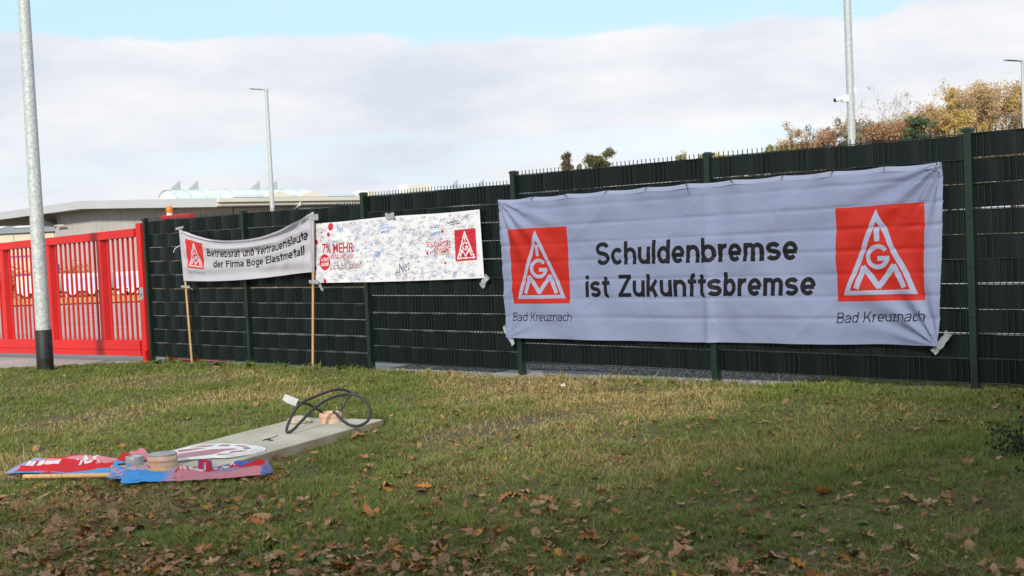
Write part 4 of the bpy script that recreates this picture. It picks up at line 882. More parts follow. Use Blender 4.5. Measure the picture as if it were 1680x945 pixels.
# ------------------------------------------------------------------ concrete slab and what lies on it
def build_slab():
    p = empty("concrete_slab", (SF0.x, SF0.y, 0), "long cast concrete slab lying in the lawn with two pipe stubs", "concrete slab"); org = p.location.copy()
    c = SF0 + SU * SLAB_W / 2 + SV * SLAB_L / 2
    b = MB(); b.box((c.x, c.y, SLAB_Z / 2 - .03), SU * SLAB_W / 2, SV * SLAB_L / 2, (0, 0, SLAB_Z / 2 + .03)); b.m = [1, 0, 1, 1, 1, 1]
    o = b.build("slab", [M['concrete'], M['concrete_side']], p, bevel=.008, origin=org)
def pipe(name, c, r, label, lid):
    p = empty(name, c, label, "pipe"); b = MB()
    b.lathe((0, 0, 0), [(r * .93, -.01), (r * .93, .05), (r * 1.0, .056), (r * 1.02, .075), (r * 1.0, .084), (r * .96, .09), (r * .96, .10), (r * .90, .102), (r * .86, .095), (r * .86, .02), (0, .02)], 32); b.build("pipe_wall", M['clay'], p, True)
    if lid:
        b = MB(); b.lathe((0, 0, 0), [(r * .97, .099), (r * .97, .108), (r * .90, .111), (0, .111)], 32); b.build("lid", M['lid'], p, True)
    p.scale = (1, 1, .84)
    return p
build_slab()
pipe("pipe_stub", (-1.536, 10.63, SLAB_Z), .094, "open orange drain pipe stub with the black cable coming out of it", False)
pipe("pipe_stub", (-2.43, 8.80, SLAB_Z), .102, "orange drain pipe stub closed with a grey lid beside the silver tape roll", True)
# roll of tape
tr = empty("tape_roll", (-2.662, 8.93, SLAB_Z), "roll of silver duct tape standing on the slab beside the lidded pipe", "tape roll")
b = MB(); b.lathe((0, 0, 0), [(.042, .001), (.060, .001), (.061, .004), (.061, .056), (.060, .059), (.042, .059), (.042, .001)], 32); b.build("tape", M['tape'], tr, True)
b = MB(); b.lathe((0, 0, 0), [(.039, .0), (.0415, .0), (.0415, .060), (.039, .060), (.039, .0)], 32); b.build("core", M['card'], tr, True)
# stone
def rock(name, c, r, label, seed, m):
    rr = random.Random(seed); me = bpy.data.meshes.new(name); bm = bmesh.new(); bmesh.ops.create_icosphere(bm, subdivisions=3, radius=1)
    for v in bm.verts:
        f = 1 + .35 * (float(fbm(v.co.x * 1.7 + seed, v.co.y * 1.7 + v.co.z * 2.3, seed, 3)) - .5) * 2; v.co = Vector((v.co.x * r[0] * f, v.co.y * r[1] * f, max(v.co.z, -.5) * r[2] * f))
    bm.to_mesh(me); bm.free(); o = link(name, me, m); o.location = c; tag(o, label, "stone"); return o
rock("stone", (-1.80, 10.68, SLAB_Z + .018), (.10, .075, .04), "flat tan stone at the far end of the slab", 4, M['stone'])
# black cable looped out of the pipe
CAB = [(-1.517, 10.60, .13), (-1.50, 10.56, .176), (-1.480, 10.5, .182), (-1.431, 10.38, .157), (-1.37, 10.28, .125), (-1.3, 10.2, .109), (-1.238, 10.2, .112), (-1.187, 10.25, .14), (-1.172, 10.33, .19), (-1.198, 10.4, .25), (-1.268, 10.44, .311), (-1.351, 10.46, .331), (-1.44, 10.42, .327), (-1.527, 10.36, .301), (-1.61, 10.28, .253), (-1.689, 10.17, .18), (-1.753, 10.1, .117), (-1.785, 10.08, .101), (-1.808, 10.09, .107), (-1.807, 10.18, .153), (-1.774, 10.3, .233), (-1.726, 10.4, .286), (-1.64, 10.5, .317), (-1.536, 10.58, .347), (-1.468, 10.64, .352), (-1.41, 10.68, .339), (-1.376, 10.7, .309), (-1.416, 10.69, .241), (-1.464, 10.67, .167), (-1.49, 10.66, .12)]
CAB2 = [(-1.60, 10.62, .12), (-1.605, 10.6, .176), (-1.652, 10.55, .222), (-1.705, 10.5, .263), (-1.759, 10.45, .278), (-1.785, 10.445, .29)]
def spline(P, k=5):
    P = np.array(P); Q = np.concatenate([[2 * P[0] - P[1]], P, [2 * P[-1] - P[-2]]]); out = []
    for i in range(1, len(Q) - 2):
        for j in range(k):
            t = j / k; a, b_, c, d = Q[i - 1], Q[i], Q[i + 1], Q[i + 2]; out.append(.5 * (2 * b_ + (c - a) * t + (2 * a - 5 * b_ + 4 * c - d) * t * t + (3 * b_ - a - 3 * c + d) * t ** 3))
    out.append(P[-1]); return [tuple(p) for p in out]
co = empty("power_cable", (-1.536, 10.63, .1), "stiff black cable looping out of the open pipe", "cable"); org = co.location.copy()
b = MB(); b.tube(spline(CAB), .0115, 10); b.tube(spline(CAB2), .0115, 10); b.build("sheath", M['cable'], co, True, origin=org)
b = MB(); d = Vector((-.081, -.028, .042)).normalized(); c0 = Vector((-1.782, 10.445, .288)); side = d.cross(Vector((0, 1, 0))).normalized()
side = d.cross(Vector((0, 1, 0))).normalized(); b.box(c0 + d * .055, d * .055, Vector((0, .010, 0)), side * .027); b.box(c0 + d * .04 + Vector((.004, -.006, -.004)), d * .045, Vector((0, .010, 0)), side * .031); b.build("end_wrap", M['white_card'], co, bevel=.004, origin=org)
# dropped cable ties on the slab
b = MB(); z = SLAB_Z + .004
b.tube([(-1.93, 9.82, z), (-1.88, 9.78, z + .012), (-1.82, 9.80, z + .03)], .0035, 5); b.tube([(-1.94, 9.78, z), (-1.89, 9.79, z + .006), (-1.855, 9.74, z)], .0035, 5); b.tube([(-1.90, 9.80, z), (-1.87, 9.75, z + .004)], .005, 5)
tag(b.build("cable_tie", M['black']), "snipped black cable ties dropped on the middle of the slab", "cable tie")
# fist shaped placards
FIST = [(-2.378, 8.923), (-2.493, 9.368), (-2.418, 9.537), (-2.307, 9.602), (-2.2, 9.60), (-2.106, 9.546), (-2.03, 9.52), (-1.962, 9.455), (-1.905, 9.38), (-1.881, 9.285), (-1.905, 9.17), (-1.975, 9.088), (-2.058, 9.013), (-2.14, 9.03), (-2.224, 9.017), (-2.299, 8.998)]
def placard(dx, dy, rot, z, label):
    c = Vector((-2.19, 9.27, 0)); p = empty("fist_placard", (c.x + dx, c.y + dy, z), label, "placard", "fist placards stacked on the slab", rot)
    P = [(x - c.x, y - c.y) for x, y in FIST]; n = len(P); b = MB(); b.add([(x, y, 0) for x, y in P] + [(x, y, .006) for x, y in P], [tuple(range(n - 1, -1, -1)), tuple(range(n, 2 * n))] + [(i, (i + 1) % n, n + (i + 1) % n, n + i) for i in range(n)])
    bd = b.build("board", M['white'], p)
    rose = M.setdefault('rose', mat("rose_print", (.42, .16, .19), .45, var=.08, vscale=10)); b = MB()
    for poly in ([(-2.372, 8.99), (-2.425, 9.19), (-2.22, 9.33), (-2.06, 9.33), (-2.02, 9.28), (-2.10, 9.24), (-2.16, 9.10), (-2.24, 9.06)], [(-2.44, 9.25), (-2.47, 9.36), (-2.36, 9.42), (-2.27, 9.40)], [(-2.41, 9.46), (-2.33, 9.54), (-2.24, 9.55), (-2.27, 9.46)], [(-2.21, 9.46), (-2.19, 9.54), (-2.12, 9.51), (-2.12, 9.44)],
                 [(-2.08, 9.46), (-2.06, 9.48), (-1.97, 9.41), (-1.99, 9.37)], [(-2.00, 9.34), (-1.96, 9.36), (-1.92, 9.28), (-1.96, 9.25)], [(-2.05, 9.21), (-1.98, 9.22), (-1.93, 9.21), (-1.97, 9.15), (-2.05, 9.13)], [(-2.13, 9.11), (-2.05, 9.10), (-2.00, 9.11), (-2.06, 9.05), (-2.12, 9.06)]):
        q = [(x - c.x, y - c.y, .0072) for x, y in poly]; b.add(q, [tuple(range(len(q)))])
    b.build("fist_print", rose, bd); return p
placard(.06, .02, R(-9), SLAB_Z + .002, "lowest of the stacked white and rose fist placards, peeping out at the knuckles")
placard(.035, -.015, R(-4), SLAB_Z + .009, "middle of the three stacked fist placards, its edge showing under the top one")
placard(0, 0, 0, SLAB_Z + .016, "topmost white fist placard with rose print lying on the slab")

# ------------------------------------------------------------------ crumpled flags on the grass
def flag(name, label, org, ax, L, wd, cols, seed, H=.085, taper=(.3, 1), pole=None):
    """flag cloth gathered into folds along its length; cols(u,v) gives the printed colour"""
    p = empty(name, (org[0], org[1], float(gz(org[0], org[1]))), label, "flag"); a = Vector((ax[0], ax[1], 0)).normalized(); q = Vector((-a.y, a.x, 0))
    NU, NV = 130, 70; U, V = np.meshgrid(np.linspace(0, 1, NU), np.linspace(0, 1, NV))
    env = np.clip(np.minimum(U / .10, (1 - U) / .08), 0, 1) ** .7; env = env * (.55 + .8 * fbm(U * 3.5, V * 0 + seed, seed, 3))
    ph = V * 2 * math.pi * 3.4 + 3.0 * fbm(U * 2.6, V * 1.5, seed, 3) + .9 * np.sin(U * 6 + seed)
    across = (V - .5) * wd * (.45 + .6 * env) + .035 * np.sin(ph + 1.2) * env + .05 * (fbm(U * 4.0, V * 2.5, seed + 3, 2) - .5)
    rid = (1 - np.abs(np.sin(ph * .5))) ** 1.3
    hgt = H * env * rid * (.35 + 1.1 * fbm(U * 5, V * 2.5, seed + 9, 3)) + .012 * fbm(U * 10, V * 7, seed + 5, 2)
    hgt = hgt * .75 + H * .55 * V * env; hgt *= np.clip(np.minimum(V / .07, (1 - V) / .06), 0, 1) * .9 + .1
    along = (U - .5) * L + .05 * (fbm(U * 3, V * 4, seed + 20, 2) - .5)
    X_ = a.x * along + q.x * across; Y_ = a.y * along + q.y * across; Zg = lawn_z(X_ + org[0], Y_ + org[1]) - float(gz(org[0], org[1])) + .026
    ins = in_slab(X_ + org[0], Y_ + org[1], .0); Zg = np.where(ins, np.maximum(Zg, SLAB_Z + .008 - float(gz(org[0], org[1]))), Zg)
    cv = Canvas(700, 400, (.7, .7, .7)); gx, gy = np.meshgrid(np.linspace(0, 1, 700), np.linspace(0, 1, 400)); cv.a[..., :3] = cols(gx, gy); 
    if pole != 'plain':
        cv.text("IGM", (.10, .34), (.34, .34), (.10, .80), (.72, .72, .76), bold=.05); cv.text("IG Metall", (.50, .52), (.86, .52), (.50, .66), (.72, .72, .76), bold=.03); cv.text("e S t", (.40, .72), (.60, .74), (.40, .88), (.72, .72, .76), bold=.05)
    link("cloth", grid_mesh("cloth", X_, Y_, Zg + hgt, (U, V)), print_material(name + "_print", cv, .55, .3, .1, 40), p); return p
RED, PINK, BLUE, LILAC = (np.array(c) for c in ((.62, .02, .03), (.66, .26, .32), (.07, .36, .80), (.36, .35, .56)))
def stripe(*stops):
    def f(u, v):
        w = v + .10 * (fbm(u * 3, v * 2, 4, 2) - .5); out = np.zeros(u.shape + (3,)); out[:] = stops[0][1]
        for e0, cc in stops[1:]: k = np.clip((w - e0) / .006, 0, 1)[..., None]; out = out * (1 - k) + cc * k
        return out
    return f
def flag_a(u, v):
    o_ = stripe((0, BLUE), (.16, RED), (.66, PINK), (.86, RED))(u, v); k = np.clip((.13 - u + .10 * (v - .5)) / .01, 0, 1)[..., None]; o_ = o_ * (1 - k) + LILAC * k
    k = (np.clip((u - .62) / .01, 0, 1) * np.clip((.62 - v) / .01, 0, 1) * np.clip((v - .36) / .01, 0, 1))[..., None]; return o_ * (1 - k) + PINK * k
def flag_b(u, v):
    o_ = stripe((0, PINK), (.24, LILAC * .8), (.32, RED), (.80, np.array((.05, .16, .55))))(u, v); k = np.clip((u - .90) / .01, 0, 1)[..., None]; o_ = o_ * (1 - k) + np.array((.17, .21, .45)) * k
    return o_
def flag_c(u, v):
    k = np.clip((u - .62 + .1 * (v - .5)) / .15, 0, 1)[..., None]; o_ = BLUE * (1 - k) + np.array((.50, .33, .50)) * k; return o_
flag("flag", "crumpled red flag with white letters and a lilac end, left of the tape roll", (-3.15, 9.21), (1, -.31), 1.12, .32, flag_a, 3, .085)
flag("flag", "crumpled red and pink flag with a slate blue tip in front of the slab end", (-1.98, 8.55), (1, .03), .66, .15, flag_b, 8, .075)
flag("flag", "small bright blue flag lying half over the wooden flagstick", (-2.43, 8.57), (1, -.10), .44, .13, flag_c, 15, .055, pole='plain')
flag("flag", "pale pink flag end folded over the near edge of the slab", (-2.66, 8.76), (1, -.38), .34, .10, stripe((0, np.array((.10, .30, .66))), (.22, np.array((.60, .36, .48))), (.55, PINK), (.8, BLUE)), 22, .06, pole='plain')
def stick(P, label):
    b = MB(); b.tube(P, .0165, 10); tag(b.build("flagstick", M['wood'], None, True), label, "flagstick", "wooden flagsticks among the crumpled flags")
stick([(-3.47, 9.03, float(lawn_z(-3.47, 9.03)) + .035), (-2.60, 8.77, float(lawn_z(-2.60, 8.77)) + .04)], "long wooden flagstick lying in the grass before the red flag")
stick([(-2.50, 8.66, .085), (-2.24, 8.59, .09)], "short end of a wooden flagstick between the blue and the pink flag")

# ------------------------------------------------------------------ plants on the lawn
def rosette(x, y, n, L, seed, name="weed_plant", label="broad leaved green weed sprouting among the fallen leaves", group="broad leaved weeds in the front lawn", z=None, colr=(.09, .17, .03)):
    r = random.Random(seed); V, Q, Cc = [], [], []
    for i in range(n):
        az = i * 2.4 + r.uniform(-.4, .4); l = L * r.uniform(.6, 1.1); w = l * r.uniform(.22, .34); rise = r.uniform(.35, 1.1); base = len(V); k = 6
        for j in range(k + 1):
            t = j / k; ww = w * math.sin(math.pi * min(1, t * .85 + .12)) ** .9; hh = l * rise * (t - .62 * t * t); rr = l * t * .85
            for s in (-1, 0, 1): V.append((rr * math.cos(az) - s * ww * math.sin(az), rr * math.sin(az) + s * ww * math.cos(az), hh + abs(s) * ww * .35)); Cc.append([c * r.uniform(.85, 1.15) for c in colr])
        for j in range(k):
            a = base + j * 3; Q += [(a, a + 3, a + 4, a + 1), (a + 1, a + 4, a + 5, a + 2)]
    me = np_mesh(name, V, quads=Q, col=np.array(Cc), smooth=True); o = link(name, me, M['leafm']); o.location = (x, y, float(lawn_z(x, y)) if z is None else z); tag(o, label, "plant", group); return o
for i, (x, y, n, L) in enumerate([(-.28, 5.91, 6, .10), (.35, 5.78, 7, .10), (-.95, 6.09, 6, .11), (.66, 5.82, 5, .08), (.74, 5.59, 6, .09), (-1.27, 6.48, 5, .10), (-2.41, 6.71, 4, .12), (-1.42, 6.86, 4, .09), (1.05, 5.56, 6, .09), (-.54, 6.43, 4, .09), (-1.6, 6.15, 6, .10), (-.05, 6.55, 4, .08), (1.6, 6.1, 4, .08), (-2.0, 6.3, 5, .09), (-1.1, 6.3, 5, .08)]): rosette(x, y, n, L * .72, i)
for i, (s, n_) in enumerate(((2.9, .18), (4.1, .16), (4.75, .22), (5.6, .2), (6.6, .2), (7.1, .22))):
    x, y, _ = fp(s, n_, 0); rosette(x, y, 8, .13, 50 + i, "grass_tuft", "bright tuft of tall grass at the foot of the fence", "tall grass tufts along the fence foot", colr=(.13, .24, .035))
# twigs
b = MB(); b.tube([(.80, 11.98, .10), (1.0, 11.84, .112), (1.2, 11.70, .115), (1.32, 11.66, .10)], [.004, .006, .006, .003], 6); tag(b.build("twig", M['bark'], None, True), "bent brown twig lying on the lawn below the large banner", "twig")
b = MB(); b.tube([(2.0, 8.05, .12), (2.3, 7.98, .13), (2.58, 7.96, .125)], [.003, .004, .002], 6); tag(b.build("twig", M['palebark'], None, True), "thin pale twig lying in the grass near the shrub", "twig")
b = MB(); b.add([(.425, 12.43, .085), (.475, 12.44, .085), (.468, 12.48, .108), (.43, 12.475, .10), (.45, 12.45, .098)], [(0, 1, 4), (1, 2, 4), (2, 3, 4), (3, 0, 4)]); tag(b.build("paper_scrap", M['white']), "crumpled scrap of white paper on the lawn", "paper")

# ------------------------------------------------------------------ trees
def leaf_cloud(centres, per, spread, size, colfn, r):
    n = len(centres) * per; C_ = np.repeat(np.array(centres), per, 0) + r.normal(0, 1, (n, 3)) * spread
    a = r.normal(0, 1, (n, 3)); a /= np.linalg.norm(a, axis=1)[:, None]; t = r.normal(0, 1, (n, 3)); bq = np.cross(a, t); bq /= np.linalg.norm(bq, axis=1)[:, None] + 1e-9
    s = r.uniform(.6, 1.3, n)[:, None] * size
    V = np.stack([C_ - a * s * .6, C_ + bq * s * .35, C_ + a * s * .6, C_ - bq * s * .35], 1)
    base = np.repeat(colfn(np.array(centres), r), per, 0) * r.uniform(.75, 1.25, (n, 1)); return V.reshape(-1, 3), np.repeat(base[:, None], 4, 1).reshape(-1, 3)
def tree(name, x, y, z, h, cw, label, cat, cols, shape='round', dens=1.0, leaf=.22, bare=0.0, seed=1, group=None, bark='bark', per=16, trunk_r=None, nl=None, base=.22, lowcol=None):
    r = np.random.default_rng(seed); rr = random.Random(seed); p = empty(name, (x, y, z), label, cat, group); b = MB(); tr_ = trunk_r or h * .016
    top = Vector((rr.uniform(-.04, .04) * h, rr.uniform(-.04, .04) * h, h * (.97 if shape in ('cone', 'slim') else .8)))
    trunk = [Vector((0, 0, -.2)), Vector((top.x * .2, top.y * .2, h * .25)), Vector((top.x * .5, top.y * .5, h * .5)), top]; b.tube(trunk, [tr_ * 1.25, tr_, tr_ * .7, tr_ * .12], 7)
    def tp(t):
        f = t * h; pts = [(-.2, trunk[0]), (h * .25, trunk[1]), (h * .5, trunk[2]), (top.z, trunk[3])]
        for (a, pa), (c, pc) in zip(pts[:-1], pts[1:]):
            if f <= c: return pa.lerp(pc, (f - a) / (c - a))
        return top
    tips = []; n_l = nl or 15
    for i in range(n_l):
        t = base + (1 - base) * ((i + .5) / n_l) ** .9 * .93; az = i * 2.399 + rr.uniform(-.4, .4)
        if shape == 'round': rad = cw * (.35 + .65 * math.sin(math.pi * min(1, max(0, (t - base) / (1 - base) * .88 + .12)))) * rr.uniform(.75, 1.1); rise = .25 + .75 * rr.random()
        elif shape == 'vase': rad = cw * (.5 + .5 * t) * rr.uniform(.6, 1.05); rise = 1.4 + rr.random() * 1.2
        elif shape == 'slim': rad = cw * (1.05 - t) * 1.15 * rr.uniform(.7, 1.1) + .1 * cw; rise = .7
        else: rad = cw * (1.06 - t) * rr.uniform(.8, 1.1); rise = -.12 + .3 * t
        st = tp(t if shape != 'vase' else base + .3 * t); en = st + Vector((math.cos(az) * rad, math.sin(az) * rad, rad * rise))
        if en.z > h * 1.02: en.z = h * rr.uniform(.94, 1.02)
        mid = st.lerp(en, .5) + Vector((0, 0, rad * .08)); lr = tr_ * .42 * (1.1 - t) + .008
        b.tube([st, mid, en], [lr, lr * .65, lr * .2], 5, cap=False)
        for k in range(5):
            f = rr.uniform(.35, 1.0); q = st.lerp(mid, f * 2) if f < .5 else mid.lerp(en, f * 2 - 1); l2 = rad * rr.uniform(.22, .45)
            d = Vector((rr.uniform(-1, 1), rr.uniform(-1, 1), rr.uniform(-.2, 1.2) if shape != 'cone' else rr.uniform(-.5, .3))).normalized(); e2 = q + d * l2
            if e2.z > h * 1.05: e2.z = h * 1.03
            b.tube([q, q.lerp(e2, .5) + Vector((0, 0, .05 * l2)), e2], [lr * .38, lr * .30, lr * .2], 4, cap=False); tips += [e2, q.lerp(e2, .55)]
            if bare > .4:
                for _ in range(4):
                    d3 = (d + Vector((rr.uniform(-.7, .7), rr.uniform(-.7, .7), rr.uniform(0, .9)))).normalized(); e3 = e2 + d3 * l2 * rr.uniform(.5, 1.1)
                    b.tube([e2, e3], [lr * .24, lr * .16], 3, cap=False); tips.append(e3)
        tips.append(en)
    b.build("trunk", M[bark], p, True)
    tips = [t for t in tips if rr.random() > bare]
    if tips:
        cc = np.array(cols)
        def colfn(c, r_):
            i = r_.integers(0, len(cc), len(c)); o_ = cc[i] * r_.uniform(.8, 1.2, (len(c), 1))
            if lowcol is not None: k = np.clip(1 - c[:, 2:3] / (h * .55), 0, 1) > .25; o_ = np.where(k, np.array(lowcol) * r_.uniform(.8, 1.2, (len(c), 1)), o_)
            return o_
        V, Cl = leaf_cloud([tuple(t) for t in tips], max(1, int(per * dens)), cw * .065 if shape != 'cone' else cw * .07, leaf, colfn, r); nq = len(V) // 4
        link("crown", np_mesh("crown", V, quads=np.arange(nq * 4).reshape(nq, 4), col=Cl), M['leafm'], p)
    return p
ORANGE = [(.52, .35, .17), (.58, .42, .22), (.48, .32, .19), (.58, .45, .24)]; YELL = [(.62, .48, .15), (.58, .42, .14), (.66, .52, .22)]; RUST = [(.46, .27, .15), (.52, .35, .20), (.44, .31, .19)]; PINE = [(.13, .18, .10), (.17, .22, .11), (.11, .15, .08)]; OLIVE = [(.34, .33, .13), (.42, .38, .16), (.28, .28, .12)]; BROWN = [(.16, .11, .06), (.20, .14, .08), (.13, .12, .06)]
GZ = lambda x, y: float(gz(x, y)) - .06
def far(name, x, y, ztop, cw, label, cols, **k):
    z = GZ(x, y); k['per'] = int(k.get('per', 12) * 5.5); k['leaf'] = k.get('leaf', .22) * .62; k['nl'] = int(k.get('nl', 15) * 1.25); k.setdefault('base', .3); return tree(name, x, y, z, (ztop - z) * 1.04, cw * 1.35, label, "tree", cols, group="trees beyond the fence", **k)
far("autumn_tree", 14.5, 100, 7.1, 1.2, "small yellow green tree just over the fence above the middle of the large banner", OLIVE, seed=1, per=12)
far("autumn_tree", 16.9, 100, 7.35, 1.2, "low golden tree top next to the fence post above the large banner", YELL, seed=2, per=12)
far("autumn_tree", 19.8, 100, 7.25, .8, "thin olive sapling at the low end of the autumn tree line", OLIVE, seed=3, per=9, bare=.3)
far("autumn_tree", 21.6, 101, 7.5, 1.1, "low pale green bush tree beside the reddish brown tree", OLIVE, seed=4, per=10)
far("autumn_tree", 23.9, 100, 8.35, 1.9, "reddish brown round tree left of the dark young spruce", RUST, seed=5, per=12, leaf=.2)
far("spruce_tree", 25.6, 97, 8.45, 1.1, "dark young spruce between the reddish brown trees", PINE + OLIVE, seed=6, shape='cone', per=11, nl=22)
far("autumn_tree", 26.9, 103, 9.2, 1.6, "thin grey brown tree just left of the camera pole", BROWN, seed=7, shape='vase', bare=.45, per=7)
far("autumn_tree", 29.2, 101, 10.2, 2.3, "bare vase shaped tree with grey twigs over rust red growth", RUST, seed=8, shape='vase', bare=.93, per=2, bark='palebark', nl=26)
far("autumn_tree", 29.6, 98, 8.7, 2.4, "rust red broad tree below the bare twigs", RUST + [(.34, .14, .06)], seed=9, per=13, nl=17)
far("pine_tree", 30.2, 95.5, 9.75, .82, "dark green pine with a bushy top among yellow trees", PINE, seed=10, per=14, nl=20, base=.5, leaf=.22)
far("birch_tree", 33.3, 97, 11.0, .85, "slim yellow birch rising above its neighbours", YELL, seed=11, shape='slim', per=11, bark='palebark', bare=.05, nl=20, leaf=.18)
far("autumn_tree", 34.2, 99, 9.0, 2.2, "golden yellow broad tree at the foot of the slim birch", YELL + ORANGE[:1], seed=12, per=13, nl=17)
far("autumn_tree", 36.6, 101, 11.3, 2.7, "large orange brown oak with pale limbs beside the slim birch", ORANGE, seed=13, per=11, bark='palebark', nl=24, leaf=.2)
far("autumn_tree", 39.3, 101, 11.2, 2.5, "tall ochre tree behind the lamp post at the edge of the wood", ORANGE + YELL, seed=14, per=10, bark='palebark', nl=24, leaf=.2)
far("autumn_tree", 42.6, 101, 11.4, 2.8, "ochre tree at the far end of the row beyond the lamp post", ORANGE + YELL, seed=15, per=10, nl=22, leaf=.2)
far("autumn_tree", 37.8, 96, 9.3, 1.9, "bronze tree half bare in front of the large oak", ORANGE + BROWN, seed=16, per=9, bark='palebark', bare=.3, shape='vase', nl=20, leaf=.18)
far("autumn_tree", 31.6, 104, 9.7, 2.2, "rounded orange tree standing behind the dark pine", ORANGE, seed=21, per=11, nl=20, leaf=.2)
far("autumn_tree", 28.1, 104, 8.9, 1.9, "olive brown tree behind the rust red tree near the camera pole", BROWN + OLIVE, seed=22, per=11, nl=18, leaf=.2)
far("autumn_tree", 35.2, 104, 10.6, 2.2, "tall golden tree between the slim birch and the large oak", YELL + ORANGE, seed=23, per=11, nl=20, leaf=.2)
far("autumn_tree", 40.8, 98, 10.3, 2.3, "broad bronze tree just beyond the lamp post", ORANGE, seed=24, per=11, nl=20, leaf=.2)
far("autumn_tree", 22.8, 104, 8.0, 1.7, "low ochre tree between the pale bush tree and the reddish brown tree", ORANGE + OLIVE, seed=25, per=10, nl=16, leaf=.2)
far("spruce_tree", 7.0, 152, 10.9, 1.7, "distant brownish larch over the fence, left one of a trio", [(.20, .15, .08), (.15, .13, .07)], seed=17, shape='cone', per=6, nl=22, leaf=.28, base=.3)
far("spruce_tree", 8.7, 152, 9.6, .9, "distant small green conifer between two taller ones", OLIVE, seed=18, shape='cone', per=9, nl=18, leaf=.26)
far("spruce_tree", 10.55, 152, 11.0, 1.5, "distant olive larch over the fence, tallest of a trio", [(.17, .16, .06), (.13, .12, .05)], seed=19, shape='round', per=8, nl=18, leaf=.28, base=.45)
# oaks behind the photographer: they drop the leaves and shade the front lawn and the fence
OAK = [(.20, .12, .04), (.15, .12, .04), (.24, .15, .05), (.10, .11, .03)]
for i, (x, y, h, cw) in enumerate([(-8.0, -8.4, 6.6, 2.4), (-5.0, -7.6, 7.0, 2.5), (-1.8, -8.2, 8.2, 2.8), (1.6, -7.7, 8.8, 3.0), (5.2, -8.3, 9.4, 3.2), (9.0, -7.8, 9.4, 3.2)]):
    tree("oak_tree", x, y, GZ(x, y), h, cw, "brown leaved oak in the dense row behind the photographer", "tree", OAK, seed=40 + i, per=10, leaf=.36, nl=30, group="oaks behind the photographer", base=.08)
# shrub at the edge of the lawn
def shrub():
    p = empty("shrub", (3.12, 7.30, float(lawn_z(3.12, 7.3))), "dark green shrub with a few wine red leaves at the edge of the lawn", "shrub"); r = np.random.default_rng(5); b = MB(); tips = []
    for i in range(30):
        az = r.uniform(0, 6.28); l = r.uniform(.15, .45); e = Vector((math.cos(az) * l * .8, math.sin(az) * l, l * r.uniform(.05, .30))); b.tube([(0, 0, 0), e * .5 + Vector((0, 0, .05)), e], [.006, .005, .002], 4, cap=False); tips += [tuple(e), tuple(e * .75), tuple(e * .5)]
    b.build("stem", M['bark'], p)
    V, Cl = leaf_cloud(tips, 30, .05, .028, lambda c, q: np.where(q.random((len(c), 1)) < .16, np.array((.16, .015, .03)), np.array((.025, .05, .02))) * q.uniform(.7, 1.3, (len(c), 1)), r)
    link("foliage", np_mesh("foliage", V, quads=np.arange(len(V)).reshape(-1, 4), col=Cl), M['leafm'], p)
shrub()
def dark_shrub():
    p = empty("shrub", (3.0, 5.75, float(lawn_z(3.0, 5.75))), "dark evergreen shrub at the corner of the lawn nearest the leaf litter", "shrub"); r = np.random.default_rng(15); b = MB(); tips = []
    for i in range(70):
        az = r.uniform(0, 6.28); l = r.uniform(.25, .75); e = Vector((math.cos(az) * l * .8, math.sin(az) * l, r.uniform(.1, .8) * (1.05 - l * .5))); b.tube([(0, 0, 0), e * .5 + Vector((0, 0, .05)), e], [.009, .006, .002], 4, cap=False); tips += [tuple(e), tuple(e * .8), tuple(e * .62)]
    b.build("stem", M['bark'], p)
    V, Cl = leaf_cloud(tips, 90, .06, .024, lambda c, q: np.array((.028, .045, .02)) * q.uniform(.6, 1.4, (len(c), 1)), r)
    link("foliage", np_mesh("foliage", V, quads=np.arange(len(V)).reshape(-1, 4), col=Cl), M['leafm'], p)
dark_shrub()

